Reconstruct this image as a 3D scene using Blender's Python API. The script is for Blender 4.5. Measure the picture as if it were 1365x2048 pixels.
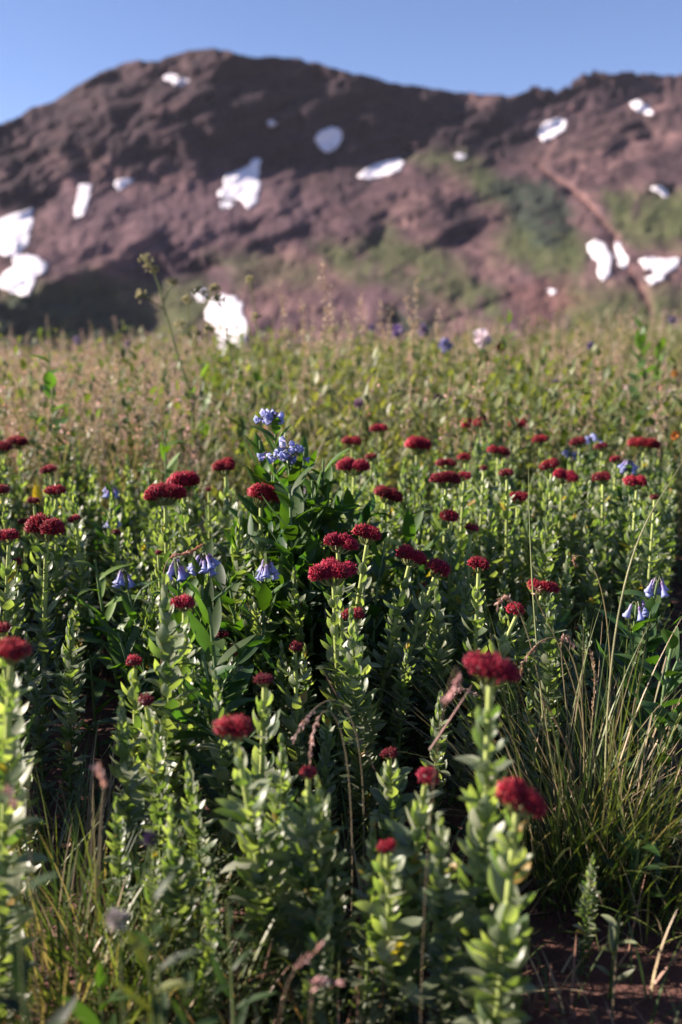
import bpy, math, random
import numpy as np

for o in list(bpy.data.objects):
    bpy.data.objects.remove(o)
SC = bpy.context.scene
COL = SC.collection
rng = np.random.default_rng(7)
random.seed(7)
PI = math.pi

# ------------------------------------------------------------------ camera, sky, sun, exposure
CAM_H = 0.47
PITCH = math.radians(10.9)
FPX = 35.0 / 24.0 * 1365.0
cd = bpy.data.cameras.new('camera'); cam = bpy.data.objects.new('camera', cd); COL.objects.link(cam)
cam.location = (0, 0, CAM_H); cam.rotation_euler = (PI / 2 - PITCH, 0, 0)
cd.sensor_fit = 'HORIZONTAL'; cd.sensor_width = 24.0; cd.lens = 35.0
cd.clip_start = 0.02; cd.clip_end = 20000
cd.dof.use_dof = True; cd.dof.focus_distance = 0.97; cd.dof.aperture_fstop = 4.9
SC.camera = cam

SUN_EL = math.radians(24); SUN_AZ = math.radians(-83)       # azimuth from +Y, negative is to the left
world = bpy.data.worlds.new('World'); SC.world = world; world.use_nodes = True
wn = world.node_tree.nodes; wl = world.node_tree.links
bg = wn['Background']
sky = wn.new('ShaderNodeTexSky'); sky.sky_type = 'NISHITA'; sky.sun_disc = False
sky.sun_elevation = SUN_EL; sky.sun_rotation = SUN_AZ
sky.altitude = 3000; sky.air_density = 1.0; sky.dust_density = 0.6; sky.ozone_density = 1.6
hs = wn.new('ShaderNodeMix'); hs.data_type = 'RGBA'; hs.blend_type = 'MULTIPLY'; hs.inputs[0].default_value = 1.0
hs.inputs[7].default_value = (1.05, 1.0, 1.16, 1)
wl.new(sky.outputs[0], hs.inputs[6]); wl.new(hs.outputs[2], bg.inputs[0])
bg.inputs[1].default_value = 0.053
sd = bpy.data.lights.new('sun', 'SUN'); sun = bpy.data.objects.new('sun', sd); COL.objects.link(sun)
sd.energy = 5.0; sd.angle = math.radians(0.5); sd.color = (1.0, 0.86, 0.76)
sv = (math.sin(SUN_AZ) * math.cos(SUN_EL), math.cos(SUN_AZ) * math.cos(SUN_EL), math.sin(SUN_EL))
from mathutils import Vector
sun.rotation_euler = Vector(sv).to_track_quat('Z', 'Y').to_euler()
sun.location = (-3, 2, 4)
SC.view_settings.view_transform = 'Standard'
try: SC.view_settings.look = 'None'
except Exception: pass
SC.view_settings.exposure = 1.7; SC.view_settings.gamma = 1
SC.cycles.max_bounces = 5; SC.cycles.diffuse_bounces = 2; SC.cycles.transparent_max_bounces = 6

# ------------------------------------------------------------------ maths helpers
cP, sP = math.cos(PITCH), math.sin(PITCH)
def raydir(px, py):
    xc = (np.asarray(px, float) - 682.5) / FPX; yc = -(np.asarray(py, float) - 1024) / FPX
    dy = cP + yc * sP; dz = -sP + yc * cP
    return xc / dy, dz / dy                       # x and z per metre of forward distance
def at(px, py, d):
    a, b = raydir(px, py)
    return np.array([a * d, d, CAM_H + b * d])
def sst(a, b, x):
    t = np.clip((np.asarray(x, float) - a) / (b - a), 0, 1); return t * t * (3 - 2 * t)
_P = np.random.default_rng(99).random((257, 257))
def vnoise(x, y):
    x = np.asarray(x, float); y = np.asarray(y, float)
    xi = np.floor(x).astype(int); yi = np.floor(y).astype(int)
    fx = x - xi; fy = y - yi; fx = fx * fx * (3 - 2 * fx); fy = fy * fy * (3 - 2 * fy)
    a = _P[xi % 256, yi % 256]; b = _P[(xi + 1) % 256, yi % 256]; c = _P[xi % 256, (yi + 1) % 256]; d = _P[(xi + 1) % 256, (yi + 1) % 256]
    return (a * (1 - fx) + b * fx) * (1 - fy) + (c * (1 - fx) + d * fx) * fy
def fbm(x, y, o=4, g=0.5):
    s = 0; a = 1; t = 0
    for k in range(o):
        s = s + a * vnoise(x * 2 ** k + 17 * k, y * 2 ** k + 31 * k); t += a; a *= g
    return s / t
def ridged(x, y, o=4, g=0.5):
    s = 0; a = 1; t = 0
    for k in range(o):
        s = s + a * (1 - np.abs(2 * vnoise(x * 2 ** k + 7 * k, y * 2 ** k + 13 * k) - 1)); t += a; a *= g
    return s / t
def G(x, y):
    """height of the ground"""
    x = np.asarray(x, float); y = np.asarray(y, float)
    z = (fbm(x * 6 + 40, y * 6 + 40, 3) - 0.5) * 0.03
    z = z + sst(3, 10, y) * np.clip(0.01 + 0.052 * x, -0.3, 0.6)
    r = np.hypot(x, y)
    z = z - np.where(y > 13, (y - 13) * 0.35 * (1 - sst(60, 200, y) * 0.0), 0) * (y < 80) - (y >= 80) * (23.4 + (y - 80) * 0.055)
    side = np.clip(np.abs(x) - 60, 0, 1e9); back = np.clip(-y - 60, 0, 1e9)
    return z - np.minimum((side + back) * 0.05, 60)
def nrm(v): return v / np.maximum(np.linalg.norm(v, axis=-1, keepdims=True), 1e-9)
def rot_az(az): return np.stack([np.cos(az), np.sin(az), 0 * az], -1)

class MB:
    def __init__(s): s.v = []; s.q = []; s.t = []; s.c = []; s.n = 0
    def add(s, V, Q=None, T=None, C=(0.1, 0.1, 0.1)):
        V = np.asarray(V, float).reshape(-1, 3)
        C = np.asarray(C, float)
        C = np.broadcast_to(C, (len(V), 3)) if C.ndim == 1 else C.reshape(-1, 3)
        if Q is not None and len(Q): s.q.append(np.asarray(Q).reshape(-1, 4) + s.n)
        if T is not None and len(T): s.t.append(np.asarray(T).reshape(-1, 3) + s.n)
        s.v.append(V); s.c.append(C); s.n += len(V)
    def build(s, name, mat, parent=None, smooth=True, origin=None):
        V = np.concatenate(s.v); C = np.concatenate(s.c)
        if origin is not None: V = V - np.asarray(origin, float)
        Q = np.concatenate(s.q) if s.q else np.zeros((0, 4), int)
        T = np.concatenate(s.t) if s.t else np.zeros((0, 3), int)
        me = bpy.data.meshes.new(name)
        me.vertices.add(len(V)); me.vertices.foreach_set('co', V.astype(np.float32).ravel())
        L = np.concatenate([Q.ravel(), T.ravel()]).astype(np.int32)
        me.loops.add(len(L)); me.loops.foreach_set('vertex_index', L)
        tot = np.concatenate([np.full(len(Q), 4), np.full(len(T), 3)]).astype(np.int32)
        st = np.concatenate([[0], np.cumsum(tot)[:-1]]).astype(np.int32)
        me.polygons.add(len(tot)); me.polygons.foreach_set('loop_start', st); me.polygons.foreach_set('loop_total', tot)
        me.polygons.foreach_set('use_smooth', np.full(len(tot), smooth))
        me.update(calc_edges=True)
        ca = me.color_attributes.new('Col', 'FLOAT_COLOR', 'POINT')
        ca.data.foreach_set('color', np.concatenate([C, np.ones((len(C), 1))], 1).astype(np.float32).ravel())
        me.materials.append(mat)
        o = bpy.data.objects.new(name, me); COL.objects.link(o)
        if parent is not None: o.parent = parent
        elif origin is not None: o.location = origin
        return o

PROF = {
    'leaf': lambda t: np.clip(np.sin(PI * t ** 0.85), 0, 1) ** 0.8,
    'succ': lambda t: 0.22 * (1 - t) + np.clip(np.sin(PI * (0.04 + 0.96 * t) ** 1.1), 0, 1) ** 0.75 * 0.9,
    'grass': lambda t: (0.75 + 0.25 * np.sin(PI * t)) * (1 - t) ** 0.55,
    'lance': lambda t: np.clip(np.sin(PI * t ** 0.7), 0, 1) ** 1.1,
    'petal': lambda t: 0.3 + 0.9 * np.sin(PI * t * 0.8),
}
def ribbons(mb, P, D, U, L, W, C, n=4, prof='leaf', bend=0.0, cup=0.25, tipc=1.0, wide=True):
    P = np.asarray(P, float).reshape(-1, 3); N = len(P)
    D = nrm(np.broadcast_to(np.asarray(D, float), (N, 3))); U = np.broadcast_to(np.asarray(U, float), (N, 3))
    U = nrm(U - (U * D).sum(-1, keepdims=True) * D); S = np.cross(D, U)
    L = np.broadcast_to(np.asarray(L, float), (N,)); W = np.broadcast_to(np.asarray(W, float), (N,)); bend = np.broadcast_to(np.asarray(bend, float), (N,))
    C = np.broadcast_to(np.asarray(C, float), (N, 3))
    t = np.linspace(0, 1, n + 1); w = PROF[prof](t)
    a = bend[:, None] * t[None]
    da = (a[:, 1:] + a[:, :-1]) / 2
    step = (np.cos(da)[..., None] * D[:, None] + np.sin(da)[..., None] * U[:, None]) * (L / n)[:, None, None]
    cen = P[:, None] + np.concatenate([np.zeros((N, 1, 3)), np.cumsum(step, 1)], 1)
    Un = -np.sin(a)[..., None] * D[:, None] + np.cos(a)[..., None] * U[:, None]
    hw = (W / 2)[:, None] * w[None]
    m = 3 if wide else 2
    if wide:
        offs = [-1, 0, 1]
    else: offs = [-1, 1]
    V = np.stack([cen + k * hw[..., None] * S[:, None] + abs(k) * cup * hw[..., None] * Un for k in offs], 2)
    i = np.arange(N)[:, None, None] * (n + 1) * m + np.arange(n)[None, :, None] * m + np.arange(m - 1)[None, None]
    Q = np.stack([i, i + 1, i + m + 1, i + m], -1)
    cc = C[:, None, None, :] * (1 + (tipc - 1) * t)[None, :, None, None] * np.ones((1, 1, m, 1))
    mb.add(V, Q, None, cc)

def tubes(mb, path, rad, C, sides=6, cap=True):
    path = np.asarray(path, float)
    if path.ndim == 2: path = path[None]
    N, K, _ = path.shape
    rad = np.broadcast_to(np.asarray(rad, float), (N, K))
    T = nrm(np.gradient(path, axis=1))
    ref = np.where(np.abs(T[..., 2:3]) > 0.9, np.array([0.0, 1, 0]), np.array([0, 0, 1.0]))
    ref = np.broadcast_to(ref[:, :1], T.shape)
    A = nrm(np.cross(T, ref)); B = np.cross(T, A)
    th = np.arange(sides) * 2 * PI / sides
    V = path[:, :, None] + rad[:, :, None, None] * (np.cos(th)[:, None] * A[:, :, None] + np.sin(th)[:, None] * B[:, :, None])
    i = np.arange(N)[:, None, None] * K * sides + np.arange(K - 1)[None, :, None] * sides
    j = np.arange(sides)[None, None]; j2 = (j + 1) % sides
    Q = np.stack([i + j, i + j2, i + sides + j2, i + sides + j], -1)
    C = np.asarray(C, float)
    if C.ndim == 1: cc = np.broadcast_to(C, (N, K, sides, 3))
    elif C.ndim == 2 and len(C) == K: cc = np.broadcast_to(C[None, :, None], (N, K, sides, 3))
    else: cc = np.broadcast_to(C[:, None, None], (N, K, sides, 3))
    mb.add(V, Q, None, cc)

def spikes(mb, P, D, L, R, C, Ctip=None):
    N = len(P); D = nrm(D)
    ref = np.where(np.abs(D[:, 2:3]) > 0.8, np.array([1.0, 0, 0]), np.array([0, 0, 1.0]))
    A = nrm(np.cross(D, ref)); B = np.cross(D, A)
    L = np.broadcast_to(L, (N,))[:, None]; R = np.broadcast_to(R, (N,))[:, None]
    ring = [P + R * (math.cos(a) * A + math.sin(a) * B) for a in (0, 2.1, 4.2)]
    mid = [P + 0.6 * L * D + 0.8 * R * (math.cos(a) * A + math.sin(a) * B) for a in (0.3, 2.4, 4.5)]
    V = np.stack(ring + mid + [P + L * D], 1)
    i = np.arange(N)[:, None] * 7
    Q = np.concatenate([i + np.array([0, 1, 4, 3]), i + np.array([1, 2, 5, 4]), i + np.array([2, 0, 3, 5])])
    T = np.concatenate([i + np.array([3, 4, 6]), i + np.array([4, 5, 6]), i + np.array([5, 3, 6])])
    C = np.broadcast_to(C, (N, 3)); Ct = C if Ctip is None else np.broadcast_to(Ctip, (N, 3))
    mb.add(V, Q, T, np.stack([C] * 3 + [(C + Ct) / 2] * 3 + [Ct], 1))

def blob(mb, c, r, C, seg=10, rings=7, M=None):
    u = np.linspace(0, PI, rings + 1); v = np.arange(seg) * 2 * PI / seg
    X = np.stack([np.sin(u)[:, None] * np.cos(v), np.sin(u)[:, None] * np.sin(v), np.cos(u)[:, None] * np.ones(seg)], -1) * np.asarray(r, float)
    if M is not None: X = X @ M.T
    i = np.arange(rings)[:, None] * seg; j = np.arange(seg)[None]; j2 = (j + 1) % seg
    mb.add(X + np.asarray(c, float), np.stack([i + j, i + seg + j, i + seg + j2, i + j2], -1), None, C)

def tag(o, label=None, cat=None, group=None, kind=None):
    if label: o['label'] = label
    if cat: o['category'] = cat
    if group: o['group'] = group
    if kind: o['kind'] = kind
    return o
def empty(name, loc, label, cat, group=None):
    o = bpy.data.objects.new(name, None); COL.objects.link(o); o.location = [float(k) for k in loc]; o.empty_display_size = 0.02
    return tag(o, label, cat, group)

# ------------------------------------------------------------------ materials
def new_mat(name):
    m = bpy.data.materials.new(name); m.use_nodes = True
    nt = m.node_tree; nt.nodes.clear()
    return m, nt, nt.nodes, nt.links
def leaf_mat(name, rough=0.45, spec=0.5, trans=0.3, tint=(1.5, 1.7, 0.5), var=0.25, scale=60.0, sheen=0.0, back=None):
    m, nt, N, L = new_mat(name)
    out = N.new('ShaderNodeOutputMaterial'); at_ = N.new('ShaderNodeAttribute'); at_.attribute_name = 'Col'
    nz = N.new('ShaderNodeTexNoise'); nz.inputs['Scale'].default_value = scale; nz.inputs['Detail'].default_value = 3
    tc = N.new('ShaderNodeTexCoord'); L.new(tc.outputs['Object'], nz.inputs['Vector'])
    mr = N.new('ShaderNodeMapRange'); mr.inputs[3].default_value = 1 - var; mr.inputs[4].default_value = 1 + var
    mr.inputs[1].default_value = 0.3; mr.inputs[2].default_value = 0.7
    L.new(nz.outputs[0], mr.inputs[0])
    mx = N.new('ShaderNodeVectorMath'); mx.operation = 'SCALE'; L.new(at_.outputs['Color'], mx.inputs[0]); L.new(mr.outputs[0], mx.inputs['Scale'])
    pb = N.new('ShaderNodeBsdfPrincipled'); L.new(mx.outputs[0], pb.inputs['Base Color'])
    pb.inputs['Roughness'].default_value = rough; pb.inputs['Specular IOR Level'].default_value = spec
    last = pb
    if trans > 0:
        tr = N.new('ShaderNodeBsdfTranslucent'); ml = N.new('ShaderNodeVectorMath'); ml.operation = 'MULTIPLY'
        ml.inputs[1].default_value = tint; L.new(mx.outputs[0], ml.inputs[0]); L.new(ml.outputs[0], tr.inputs[0])
        ms = N.new('ShaderNodeMixShader'); ms.inputs[0].default_value = trans
        L.new(pb.outputs[0], ms.inputs[1]); L.new(tr.outputs[0], ms.inputs[2]); last = ms
    L.new(last.outputs[0], out.inputs[0])
    return m
M_succ = leaf_mat('stonecrop_leaf', 0.42, 0.55, 0.40, (1.7, 2.1, 0.4))
M_blueleaf = leaf_mat('bluebell_leaf', 0.5, 0.4, 0.38, (1.7, 2.2, 0.25), scale=40)
M_stem = leaf_mat('stem_green', 0.5, 0.4, 0.15)
M_red = leaf_mat('red_flower', 0.5, 0.35, 0.15, (1.5, 0.6, 0.6), var=0.3, scale=200)
M_blue = leaf_mat('blue_petal', 0.5, 0.3, 0.35, (1.2, 1.1, 1.4), var=0.15, scale=150)
M_grass = leaf_mat('grass_blade', 0.45, 0.45, 0.35, (1.3, 1.4, 0.5), scale=25)
M_dry = leaf_mat('dry_grass', 0.55, 0.35, 0.3, (1.3, 1.1, 0.8), scale=40)
M_bgleaf = leaf_mat('meadow_leaf', 0.5, 0.4, 0.4, (1.5, 1.55, 0.4), scale=10)

def soil_mat():
    m, nt, N, L = new_mat('red_soil')
    out = N.new('ShaderNodeOutputMaterial'); pb = N.new('ShaderNodeBsdfPrincipled'); L.new(pb.outputs[0], out.inputs[0])
    tc = N.new('ShaderNodeTexCoord'); n1 = N.new('ShaderNodeTexNoise'); n1.inputs['Scale'].default_value = 14; n1.inputs['Detail'].default_value = 8; n1.inputs['Roughness'].default_value = 0.7
    L.new(tc.outputs['Object'], n1.inputs['Vector'])
    cr = N.new('ShaderNodeValToRGB'); L.new(n1.outputs[0], cr.inputs[0])
    cr.color_ramp.elements[0].position = 0.3; cr.color_ramp.elements[0].color = (0.035, 0.015, 0.011, 1)
    cr.color_ramp.elements[1].position = 0.72; cr.color_ramp.elements[1].color = (0.14, 0.055, 0.038, 1)
    n2 = N.new('ShaderNodeTexNoise'); n2.inputs['Scale'].default_value = 90; n2.inputs['Detail'].default_value = 6; L.new(tc.outputs['Object'], n2.inputs['Vector'])
    bp = N.new('ShaderNodeBump'); bp.inputs['Strength'].default_value = 0.9; bp.inputs['Distance'].default_value = 0.008; L.new(n2.outputs[0], bp.inputs['Height'])
    L.new(bp.outputs[0], pb.inputs['Normal']); L.new(cr.outputs[0], pb.inputs['Base Color']); pb.inputs['Roughness'].default_value = 0.95
    return m
def rock_mat(name, bumpd, scale, var, rough=0.95):
    m, nt, N, L = new_mat(name)
    out = N.new('ShaderNodeOutputMaterial'); pb = N.new('ShaderNodeBsdfPrincipled'); L.new(pb.outputs[0], out.inputs[0])
    at_ = N.new('ShaderNodeAttribute'); at_.attribute_name = 'Col'
    tc = N.new('ShaderNodeTexCoord'); n1 = N.new('ShaderNodeTexNoise'); n1.inputs['Scale'].default_value = scale; n1.inputs['Detail'].default_value = 8; n1.inputs['Roughness'].default_value = 0.65
    L.new(tc.outputs['Object'], n1.inputs['Vector'])
    mr = N.new('ShaderNodeMapRange'); mr.inputs[1].default_value = 0.3; mr.inputs[2].default_value = 0.7; mr.inputs[3].default_value = 1 - var; mr.inputs[4].default_value = 1 + var
    L.new(n1.outputs[0], mr.inputs[0])
    mx = N.new('ShaderNodeVectorMath'); mx.operation = 'SCALE'; L.new(at_.outputs['Color'], mx.inputs[0]); L.new(mr.outputs[0], mx.inputs['Scale'])
    L.new(mx.outputs[0], pb.inputs['Base Color']); pb.inputs['Roughness'].default_value = rough; pb.inputs['Specular IOR Level'].default_value = 0.1
    bp = N.new('ShaderNodeBump'); bp.inputs['Strength'].default_value = 1.0; bp.inputs['Distance'].default_value = bumpd; L.new(n1.outputs[0], bp.inputs['Height'])
    L.new(bp.outputs[0], pb.inputs['Normal'])
    return m
M_soil = soil_mat()
M_mount = rock_mat('mountain_rock_and_scree', 9.0, 0.02, 0.3)
M_snow = rock_mat('old_snow', 1.5, 0.03, 0.04, 0.7)
M_clod = rock_mat('soil_clod', 0.002, 60, 0.3)

# ------------------------------------------------------------------ mountain
SKY = np.array([(-900, 520), (-600, 450), (-350, 372), (-200, 312), (-80, 262), (0, 245), (30, 238), (60, 217), (100, 204), (140, 180), (165, 161), (200, 146), (240, 129), (272, 118), (300, 121), (318, 122), (340, 109), (380, 101), (430, 97), (455, 99),
    (480, 109), (500, 113), (550, 111), (600, 118), (640, 128), (700, 145), (740, 152), (780, 165), (830, 169), (870, 178), (920, 182), (970, 190), (1010, 190), (1055, 185), (1066, 169), (1085, 174), (1110, 171), (1138, 166),
    (1148, 152), (1190, 146), (1212, 138), (1240, 140), (1268, 139), (1290, 147), (1320, 149), (1365, 147), (1500, 150), (1700, 190), (1950, 260), (2300, 400)], float)
def poly_mask(poly, X, Y, soft=14.0):
    p = np.asarray(poly, float); inside = np.zeros(X.shape, bool); dist = np.full(X.shape, 1e9)
    for k in range(len(p)):
        x1, y1 = p[k]; x2, y2 = p[(k + 1) % len(p)]
        c = ((y1 > Y) != (y2 > Y)) & (X < (x2 - x1) * (Y - y1) / (y2 - y1 + 1e-9) + x1)
        inside ^= c
        dx, dy = x2 - x1, y2 - y1; tt = np.clip(((X - x1) * dx + (Y - y1) * dy) / (dx * dx + dy * dy + 1e-9), 0, 1)
        dist = np.minimum(dist, np.hypot(X - x1 - tt * dx, Y - y1 - tt * dy))
    sdv = np.where(inside, dist, -dist)
    return sst(-soft, soft, sdv)
pxs = np.arange(-900, 2301, 4.0); NR = 240
top = np.interp(pxs, SKY[:, 0], SKY[:, 1])
jag = (fbm(pxs / 22.0, pxs * 0 + 3, 4, .75) - 0.5) * 10 * (1 + 3.2 * np.exp(-((pxs - 1160) / 120) ** 2))
top = np.convolve(np.pad(top, 4, 'edge'), np.ones(9) / 9, 'valid'); jag = jag + np.interp(pxs, SKY[:, 0], SKY[:, 1]) - top
vv = np.linspace(0, 1, NR)
PX = np.broadcast_to(pxs[:, None], (len(pxs), NR)).copy()
PY = 760 + (top[:, None] - 760) * vv[None]
wx = (fbm(PX / 60, PY / 60, 4, .6) - 0.5) * 75; wy = (fbm(PX / 60 + 50, PY / 60 + 9, 4, .6) - 0.5) * 75
QX, QY = PX + wx, PY + wy
shade_steep = [  # shaded and dark areas: made steep, and darker in the rock colour
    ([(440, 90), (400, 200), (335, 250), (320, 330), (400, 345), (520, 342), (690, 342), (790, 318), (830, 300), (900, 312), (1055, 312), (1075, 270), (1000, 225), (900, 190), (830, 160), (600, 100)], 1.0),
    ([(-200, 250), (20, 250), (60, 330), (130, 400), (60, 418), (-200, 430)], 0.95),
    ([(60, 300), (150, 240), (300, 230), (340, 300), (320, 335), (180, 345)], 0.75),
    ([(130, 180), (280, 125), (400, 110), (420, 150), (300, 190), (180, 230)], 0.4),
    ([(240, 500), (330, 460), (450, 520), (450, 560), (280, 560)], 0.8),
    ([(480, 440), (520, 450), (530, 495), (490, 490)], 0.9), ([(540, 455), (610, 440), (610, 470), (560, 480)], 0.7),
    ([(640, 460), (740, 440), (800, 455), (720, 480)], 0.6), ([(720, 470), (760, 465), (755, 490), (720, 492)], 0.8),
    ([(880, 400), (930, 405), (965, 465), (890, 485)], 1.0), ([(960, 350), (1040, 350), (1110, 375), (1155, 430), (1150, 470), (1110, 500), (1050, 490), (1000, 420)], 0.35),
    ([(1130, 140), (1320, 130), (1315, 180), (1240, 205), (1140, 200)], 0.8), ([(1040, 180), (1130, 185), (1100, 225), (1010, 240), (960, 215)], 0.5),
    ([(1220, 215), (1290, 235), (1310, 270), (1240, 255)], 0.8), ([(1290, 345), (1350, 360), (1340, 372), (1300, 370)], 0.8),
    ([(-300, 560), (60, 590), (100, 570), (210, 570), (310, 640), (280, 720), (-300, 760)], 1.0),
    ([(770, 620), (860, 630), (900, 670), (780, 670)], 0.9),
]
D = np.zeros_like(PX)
for p, a in shade_steep: D = np.maximum(D, a * poly_mask(p, QX, QY, 22))
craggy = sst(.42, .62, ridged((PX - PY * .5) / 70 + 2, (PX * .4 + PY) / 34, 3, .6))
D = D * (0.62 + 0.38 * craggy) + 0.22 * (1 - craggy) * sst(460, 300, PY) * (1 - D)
ax_, tz_ = raydir(PX, PY)
SLP = 0.44 + 0.8 * D + (fbm(PX / 60, PY / 40, 3) - 0.5) * 0.2
SLP = np.maximum(SLP, tz_ + 0.16)
# surface that has the wanted steepness and facing everywhere: least squares (Poisson) fit on the grid
gj = np.diff(tz_, axis=1) / (SLP - tz_)[:, 1:]
dfdy = np.gradient(tz_, axis=1) / (SLP - tz_) / np.gradient(PY, axis=1)
gxp = -0.00018 + 0.00062 * D - 0.00025 * sst(0.5, 0.7, fbm(PX / 90 + 3, PY / 70, 2))
gi = (gxp * 4.0 + dfdy * np.gradient(PY, axis=0))[1:]
WX, WY = 1.0, 0.5
nx_, ny_ = PX.shape
div = np.zeros_like(PX)
div[:-1] += WX * gi; div[1:] -= WX * gi
div[:, :-1] += WY * gj; div[:, 1:] -= WY * gj
def dct2(a):
    def d1(b):
        n = b.shape[0]; e = np.concatenate([b, b[::-1]], 0); F = np.fft.fft(e, axis=0)[:n]
        return (F * np.exp(-1j * PI * np.arange(n) / (2 * n))[:, None]).real
    return d1(d1(a).T).T
def idct2(a):
    def d1(b):
        n = b.shape[0]; k = np.arange(n)[:, None]
        c = b * np.exp(1j * PI * k / (2 * n)); full = np.concatenate([c, np.zeros((1, b.shape[1])), np.conj(c[1:][::-1])], 0)
        return np.fft.ifft(full, axis=0).real[:n]
    return d1(d1(a).T).T
lam = WX * (2 - 2 * np.cos(PI * np.arange(nx_) / nx_))[:, None] + WY * (2 - 2 * np.cos(PI * np.arange(ny_) / ny_))[None]
lam[0, 0] = 1.0
Fh = dct2(-div) / lam; Fh[0, 0] = 0
lnY = idct2(Fh)
lnY = lnY - lnY[:, 0].mean()
# diagonal strata ribs, gullies and finer relief
dg1 = (PX * 0.35 + PY) ; dg2 = (PX - PY * 0.4)
rel = 0.034 * (ridged(dg2 / 130, dg1 / 55, 4, 0.5) - 0.5) * (0.6 + 0.8 * np.maximum(D, sst(380, 250, PY)))
rel += 0.007 * (ridged(PX / 34 + PY / 90, PY / 40 - PX / 160, 3, 0.5) - 0.5)
rel += 0.0035 * (ridged(PX / 17 + 3, PY / 11 + PX / 60, 2) - 0.5)
rel += 0.006 * (fbm(PX / 75, PY / 60, 3) - 0.5)
# eroded trail gully
gul = np.array([(1050, 300), (1095, 345), (1140, 375), (1185, 415), (1222, 460), (1245, 520), (1280, 570), (1302, 615), (1310, 680)], float)
gx = np.interp(PY, gul[:, 1], gul[:, 0]); gin = sst(300, 350, PY) * sst(660, 600, PY)
gd = np.exp(-((PX - gx) / 11) ** 2) * gin
rel += 0.009 * gd
YM = 1080 * np.exp(lnY + rel)
YM = np.maximum.accumulate(YM, axis=1) + np.arange(NR)[None] * 0.02
PYJ = PY + jag[:, None] * vv[None] ** 14; ax_, tz_ = raydir(PX, PYJ)
XM = ax_ * YM; ZM = CAM_H + tz_ * YM
# colours of rock, scree, turf and shrub, with slope shade mixed in
def lerp(a, b, t): return np.asarray(a) * (1 - t[..., None]) + np.asarray(b) * t[..., None]
fn = fbm(PX / 28, PY / 18, 4); fn2 = fbm(PX / 90 + 5, PY / 60, 3)
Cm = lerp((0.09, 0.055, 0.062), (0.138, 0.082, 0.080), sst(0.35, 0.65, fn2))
Cm = lerp(Cm, (0.036, 0.026, 0.030), np.clip(D * 0.5 + sst(0.5, 0.62, fn) * 0.5 + 0.45 * sst(380, 280, PY) * sst(1250, 900, PX), 0, 1))  # dark rock; shade of the D areas and upper left is painted in too
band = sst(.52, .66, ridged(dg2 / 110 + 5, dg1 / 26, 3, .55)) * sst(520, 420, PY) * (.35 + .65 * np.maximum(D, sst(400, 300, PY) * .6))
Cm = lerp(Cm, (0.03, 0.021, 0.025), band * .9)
turf = [([(800, 310), (950, 320), (1020, 370), (1000, 420), (900, 350)], .8), ([(620, 490), (760, 470), (900, 500), (1000, 600), (1000, 650), (850, 600), (700, 560)], .75),
        ([(1200, 380), (1400, 370), (1900, 420), (1900, 520), (1400, 510), (1280, 500), (1240, 450)], .8), ([(1140, 560), (1290, 590), (1500, 560), (1900, 600), (1900, 760), (1100, 760)], .75),
        ([(1000, 440), (1180, 480), (1170, 560), (1080, 560), (1000, 520)], .8), ([(200, 560), (420, 570), (440, 620), (330, 700), (250, 640)], .7), ([(-200, 580), (200, 560), (350, 660), (300, 760), (-200, 760)], .8), ([(430, 500), (640, 520), (650, 570), (480, 560)], .5)]
GR = np.zeros_like(PX)
for p, a in turf: GR = np.maximum(GR, a * poly_mask(p, QX, QY, 28))
GR *= sst(0.15, 0.6, fbm(PX / 26 + 9, PY / 30, 3) + 0.14)
Cm = lerp(Cm, (0.06, 0.08, 0.028), GR)
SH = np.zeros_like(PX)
for p in (shade_steep[10][0], shade_steep[15][0], shade_steep[16][0]): SH = np.maximum(SH, poly_mask(p, QX, QY, 18) * sst(.3, .5, fbm(PX / 16 + 3, PY / 12, 3) + .12))
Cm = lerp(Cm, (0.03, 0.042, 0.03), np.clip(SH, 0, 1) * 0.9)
Cm = lerp(Cm, (0.17, 0.09, 0.075), np.exp(-((PX - gx - 6 * (fbm(PY / 18, PY * 0, 2) - .5)) / (3.5 + 6 * vnoise(PY / 25, PY * 0 + 4))) ** 2) * gin * 0.7)
Cm = lerp(Cm, (0.14, 0.07, 0.06), poly_mask([(1000, 590), (1130, 560), (1180, 600), (1060, 660)], QX, QY, 25) * 0.6)
Cm = lerp(Cm, (0.108, 0.068, 0.08), poly_mask([(100, 380), (430, 350), (620, 400), (620, 460), (300, 500), (80, 560)], QX, QY, 40) * 0.6)
# back of the ridge so the mountain is solid
K = 14; bk = np.arange(1, K + 1)[None] * 60.0
YB = YM[:, -1:] + bk; XB = XM[:, -1:] + ax_[:, -1:] * bk; ZB = ZM[:, -1:] - 0.55 * bk
XA = np.concatenate([XM, XB], 1); YA = np.concatenate([YM, YB], 1); ZA = np.concatenate([ZM, ZB], 1)
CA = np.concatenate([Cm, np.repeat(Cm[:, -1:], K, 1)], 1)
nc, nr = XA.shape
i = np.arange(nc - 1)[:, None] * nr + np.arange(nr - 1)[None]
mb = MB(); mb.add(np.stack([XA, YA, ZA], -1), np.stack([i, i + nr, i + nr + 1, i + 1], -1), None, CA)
tag(mb.build('mountain', M_mount), kind='structure')

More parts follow.
